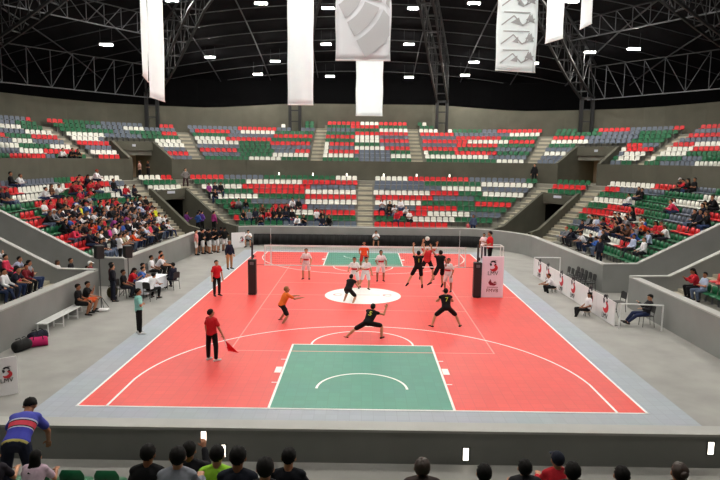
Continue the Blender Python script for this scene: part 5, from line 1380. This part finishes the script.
fg(upr, 5, -1.55, 2.81, 'seated spectator in dark blue jacket beside the lime green top', ('jacket', (28, 32, 44)), ('short', K))
fg(lea, 6, -1.21, 2.66, 'spectator whose dark head shows lowest, between dark blue and black jackets', ('jacket', (24, 24, 28)), ('short', K))
fg(upr, 4, -.91, 2.82, 'seated spectator in black shirt, rightmost of the seven heads', ('long', (18, 20, 28)), ('short', K))
fg(bent, 5, .77, 2.70, 'spectator with close cropped brown hair, alone right of the middle', ('long', (60, 50, 46)), ('short', 'brown'), 3)
fg(bent, 5, 1.55, 2.64, 'spectator with black hair and dark grey top, left of the smooth black hair', ('long', (30, 30, 36)), ('short', K))
fg(bent, 4, 2.06, 2.72, 'spectator with smooth black hair just left of the red hooded top', ('long', (26, 26, 30)), ('short', K))
fg(lea, 3, 2.46, 2.84, 'spectator in red hooded top and dark cap leaning in towards the wall', ('jacket', (176, 28, 40)), ('cap', (30, 34, 48)))
fg(bent, 5, 2.66, 2.68, 'spectator with black hair just in front of the red hooded top', ('long', (36, 36, 40)), ('short', K))
fg(bent, 5, 3.28, 2.64, 'spectator with black hair low at the bottom edge, second from the right', ('long', (28, 28, 34)), ('short', K))
fg(bent, 5, 4.0, 2.69, 'spectator with brown hair at the bottom edge, rightmost of all', ('long', (90, 80, 70)), ('bun', 'brown'))
q = Vector(ph.location) + (lambda w: Vector((w.x * ph.scale.x, w.y * ph.scale.y, w.z * ph.scale.z)))(phone.wri[1] + phone.fa[1] * .1) + Vector((0, .03, .05))
t = thing('phone', 'small phone with lit screen held up among the seated heads', 'phone', q)
obj('body', bevbox(-.038, -.004, -.072, .038, .004, .072, .003), PAD, t)
bm = bmesh.new(); box(bm, -.034, -.0062, -.066, .034, -.0042, .066); obj('screen', bm, emit('phone_screen_glow', (255, 236, 220), 1.6), t)
# striped man
sm = bpy.data.materials.new('striped_knit'); sm.use_nodes = True
nt = sm.node_tree; bs = nt.nodes['Principled BSDF']; bs.inputs['Roughness'].default_value = .85
tc = nt.nodes.new('ShaderNodeTexCoord'); mr = nt.nodes.new('ShaderNodeMapRange'); rp = nt.nodes.new('ShaderNodeValToRGB')
dp = nt.nodes.new('ShaderNodeVectorMath'); dp.operation = 'DOT_PRODUCT'; dp.inputs[1].default_value = (0, sin(radians(62)), cos(radians(62)))
off = .93 * cos(radians(62)); mr.inputs['From Min'].default_value = off - .09; mr.inputs['From Max'].default_value = off + .5
nt.links.new(tc.outputs['Object'], dp.inputs[0]); nt.links.new(dp.outputs['Value'], mr.inputs['Value']); nt.links.new(mr.outputs['Result'], rp.inputs['Fac']); nt.links.new(rp.outputs['Color'], bs.inputs['Base Color'])
rp.color_ramp.interpolation = 'CONSTANT'
stops = [(0, (190, 178, 96)), (.115, (50, 54, 160)), (.47, (190, 190, 205)), (.50, (30, 30, 44)), (.53, (212, 60, 82)), (.66, (30, 30, 44)), (.69, (190, 196, 220)), (.73, (64, 70, 170))]
el = rp.color_ramp.elements
el[0].position, el[0].color = 0, (*lin(stops[0][1]), 1); el[1].position, el[1].color = stops[1][0], (*lin(stops[1][1]), 1)
for p_, c_ in stops[2:]:
    e = el.new(p_); e.color = (*lin(c_), 1)
bend = Pose(pz=.93, lean=62, th=[(-.14, .02, -1), (.14, .02, -1)], ua=[(-.3, .25, -1), (.3, .25, -1)], fa=[(.15, .5, -.8), (-.15, .5, -.8)], hp=42, voxel=.011)
person(bend, (-5.34, rowY(1) + .25, NZ(1)), radians(10), 'man in blue shirt with red and white stripes bending over at the left, back turned', None, ('short', (50, 54, 160)), ('trousers', (38, 44, 62)), hair=('short', 'black'), scale=1.07, eyes=True, topmat=sm)
for x, k, zh, lab, c, hs in ((-4.1, 2, 2.75, 'person with long dark hair seated close behind the striped man, pale sleeves', (196, 170, 186), ('long', 'black')), (-4.62, 2, 2.8, 'person in dark top at the left edge beside the striped man', (40, 36, 44), ('long', 'black'))):
    fg(lea, k, x, zh, lab, ('short', c), hs)
# ================================================================ SEATS, placed (after the spectators know which they use)
vis = [s for s in SEATS if -3 < s['x'] < 723 and -5 < s['y'] < 484]
vis.sort(key=lambda s: s['d'] + (6 if s['used'] else 0) + (0 if s['stand'] != 'near left' else 30) + (8 if s['stand'] == 'left' else 0))
single = vis[:300]; sid = {id(s) for s in single}
rest = [s for s in SEATS if id(s) not in sid]
# numbers along each row, from the corridor end (side stands) or from the left end
for st in STANDN:
    for k in range(12):
        L = [s for s in SEATS if s['stand'] == st and s['row'] == k]
        if st in ('right', 'left', 'near right', 'near left'): L.sort(key=lambda s: abs(s['pos'].y + .1))
        else: L.sort(key=lambda s: s['pos'].x)
        for j, s in enumerate(L): s['no'] = j + 1
for s in single:
    end = 'from corridor' if s['stand'] in ('right', 'left', 'near right', 'near left') else 'from left'
    stn = {'far': 'far stand', 'right': 'right stand', 'left': 'left stand', 'upper': 'upper tier', 'near right': 'front right stand', 'near left': 'front left stand', 'end': 'end stand'}[s['stand']]
    lab = '%s plastic seat, %s row of %s, %s seat %s' % (SEATN[s['c']], ordn(s['row'] + 1), stn, ordn(s['no']), end)
    r = thing('stadium_seat', lab, 'seat', s['pos'], s['rz'], 'plastic seats of the %s' % STANDN[s['stand']])
    for src in (seat_pan_o, seat_back_o, seat_brk_o):
        c = src.copy(); COL.objects.link(c); c.parent = r
        if src is not seat_brk_o: c.material_slots[0].material = SEATC[s['c']]
mi = {'w': 0, 'r': 1, 'g': 2, 'b': 3}
PV, PF, PM = [], [], []
proto = {}
for key, i in mi.items():
    bm = bmesh.new(); shell_pan(bm, mi=i); shell_back(bm, mi=i); box(bm, -.03, .1, 0, .03, .16, .40, 4)
    bmesh.ops.recalc_face_normals(bm, faces=bm.faces[:]); bm.verts.index_update()
    proto[key] = ([v.co.copy() for v in bm.verts], [[v.index for v in f.verts] for f in bm.faces], [f.material_index for f in bm.faces]); bm.free()
for s in rest:
    V, F, Q = proto[s['c']]; n0 = len(PV)
    M = Matrix.Translation(s['pos']) @ Matrix.Rotation(s['rz'], 4, 'Z')
    PV += [tuple(M @ v) for v in V]; PF += [[n0 + i for i in f] for f in F]; PM += Q
me = bpy.data.meshes.new('distant_seating'); me.from_pydata(PV, [], PF); me.polygons.foreach_set('material_index', PM); me.update()
o = obj('distant_seating', me, [SEATC['w'], SEATC['r'], SEATC['g'], SEATC['b'], SEAT_METAL])
tag(o, 'rows of red, white, green and grey seats further back in the stands', 'seating', None, 'stuff')
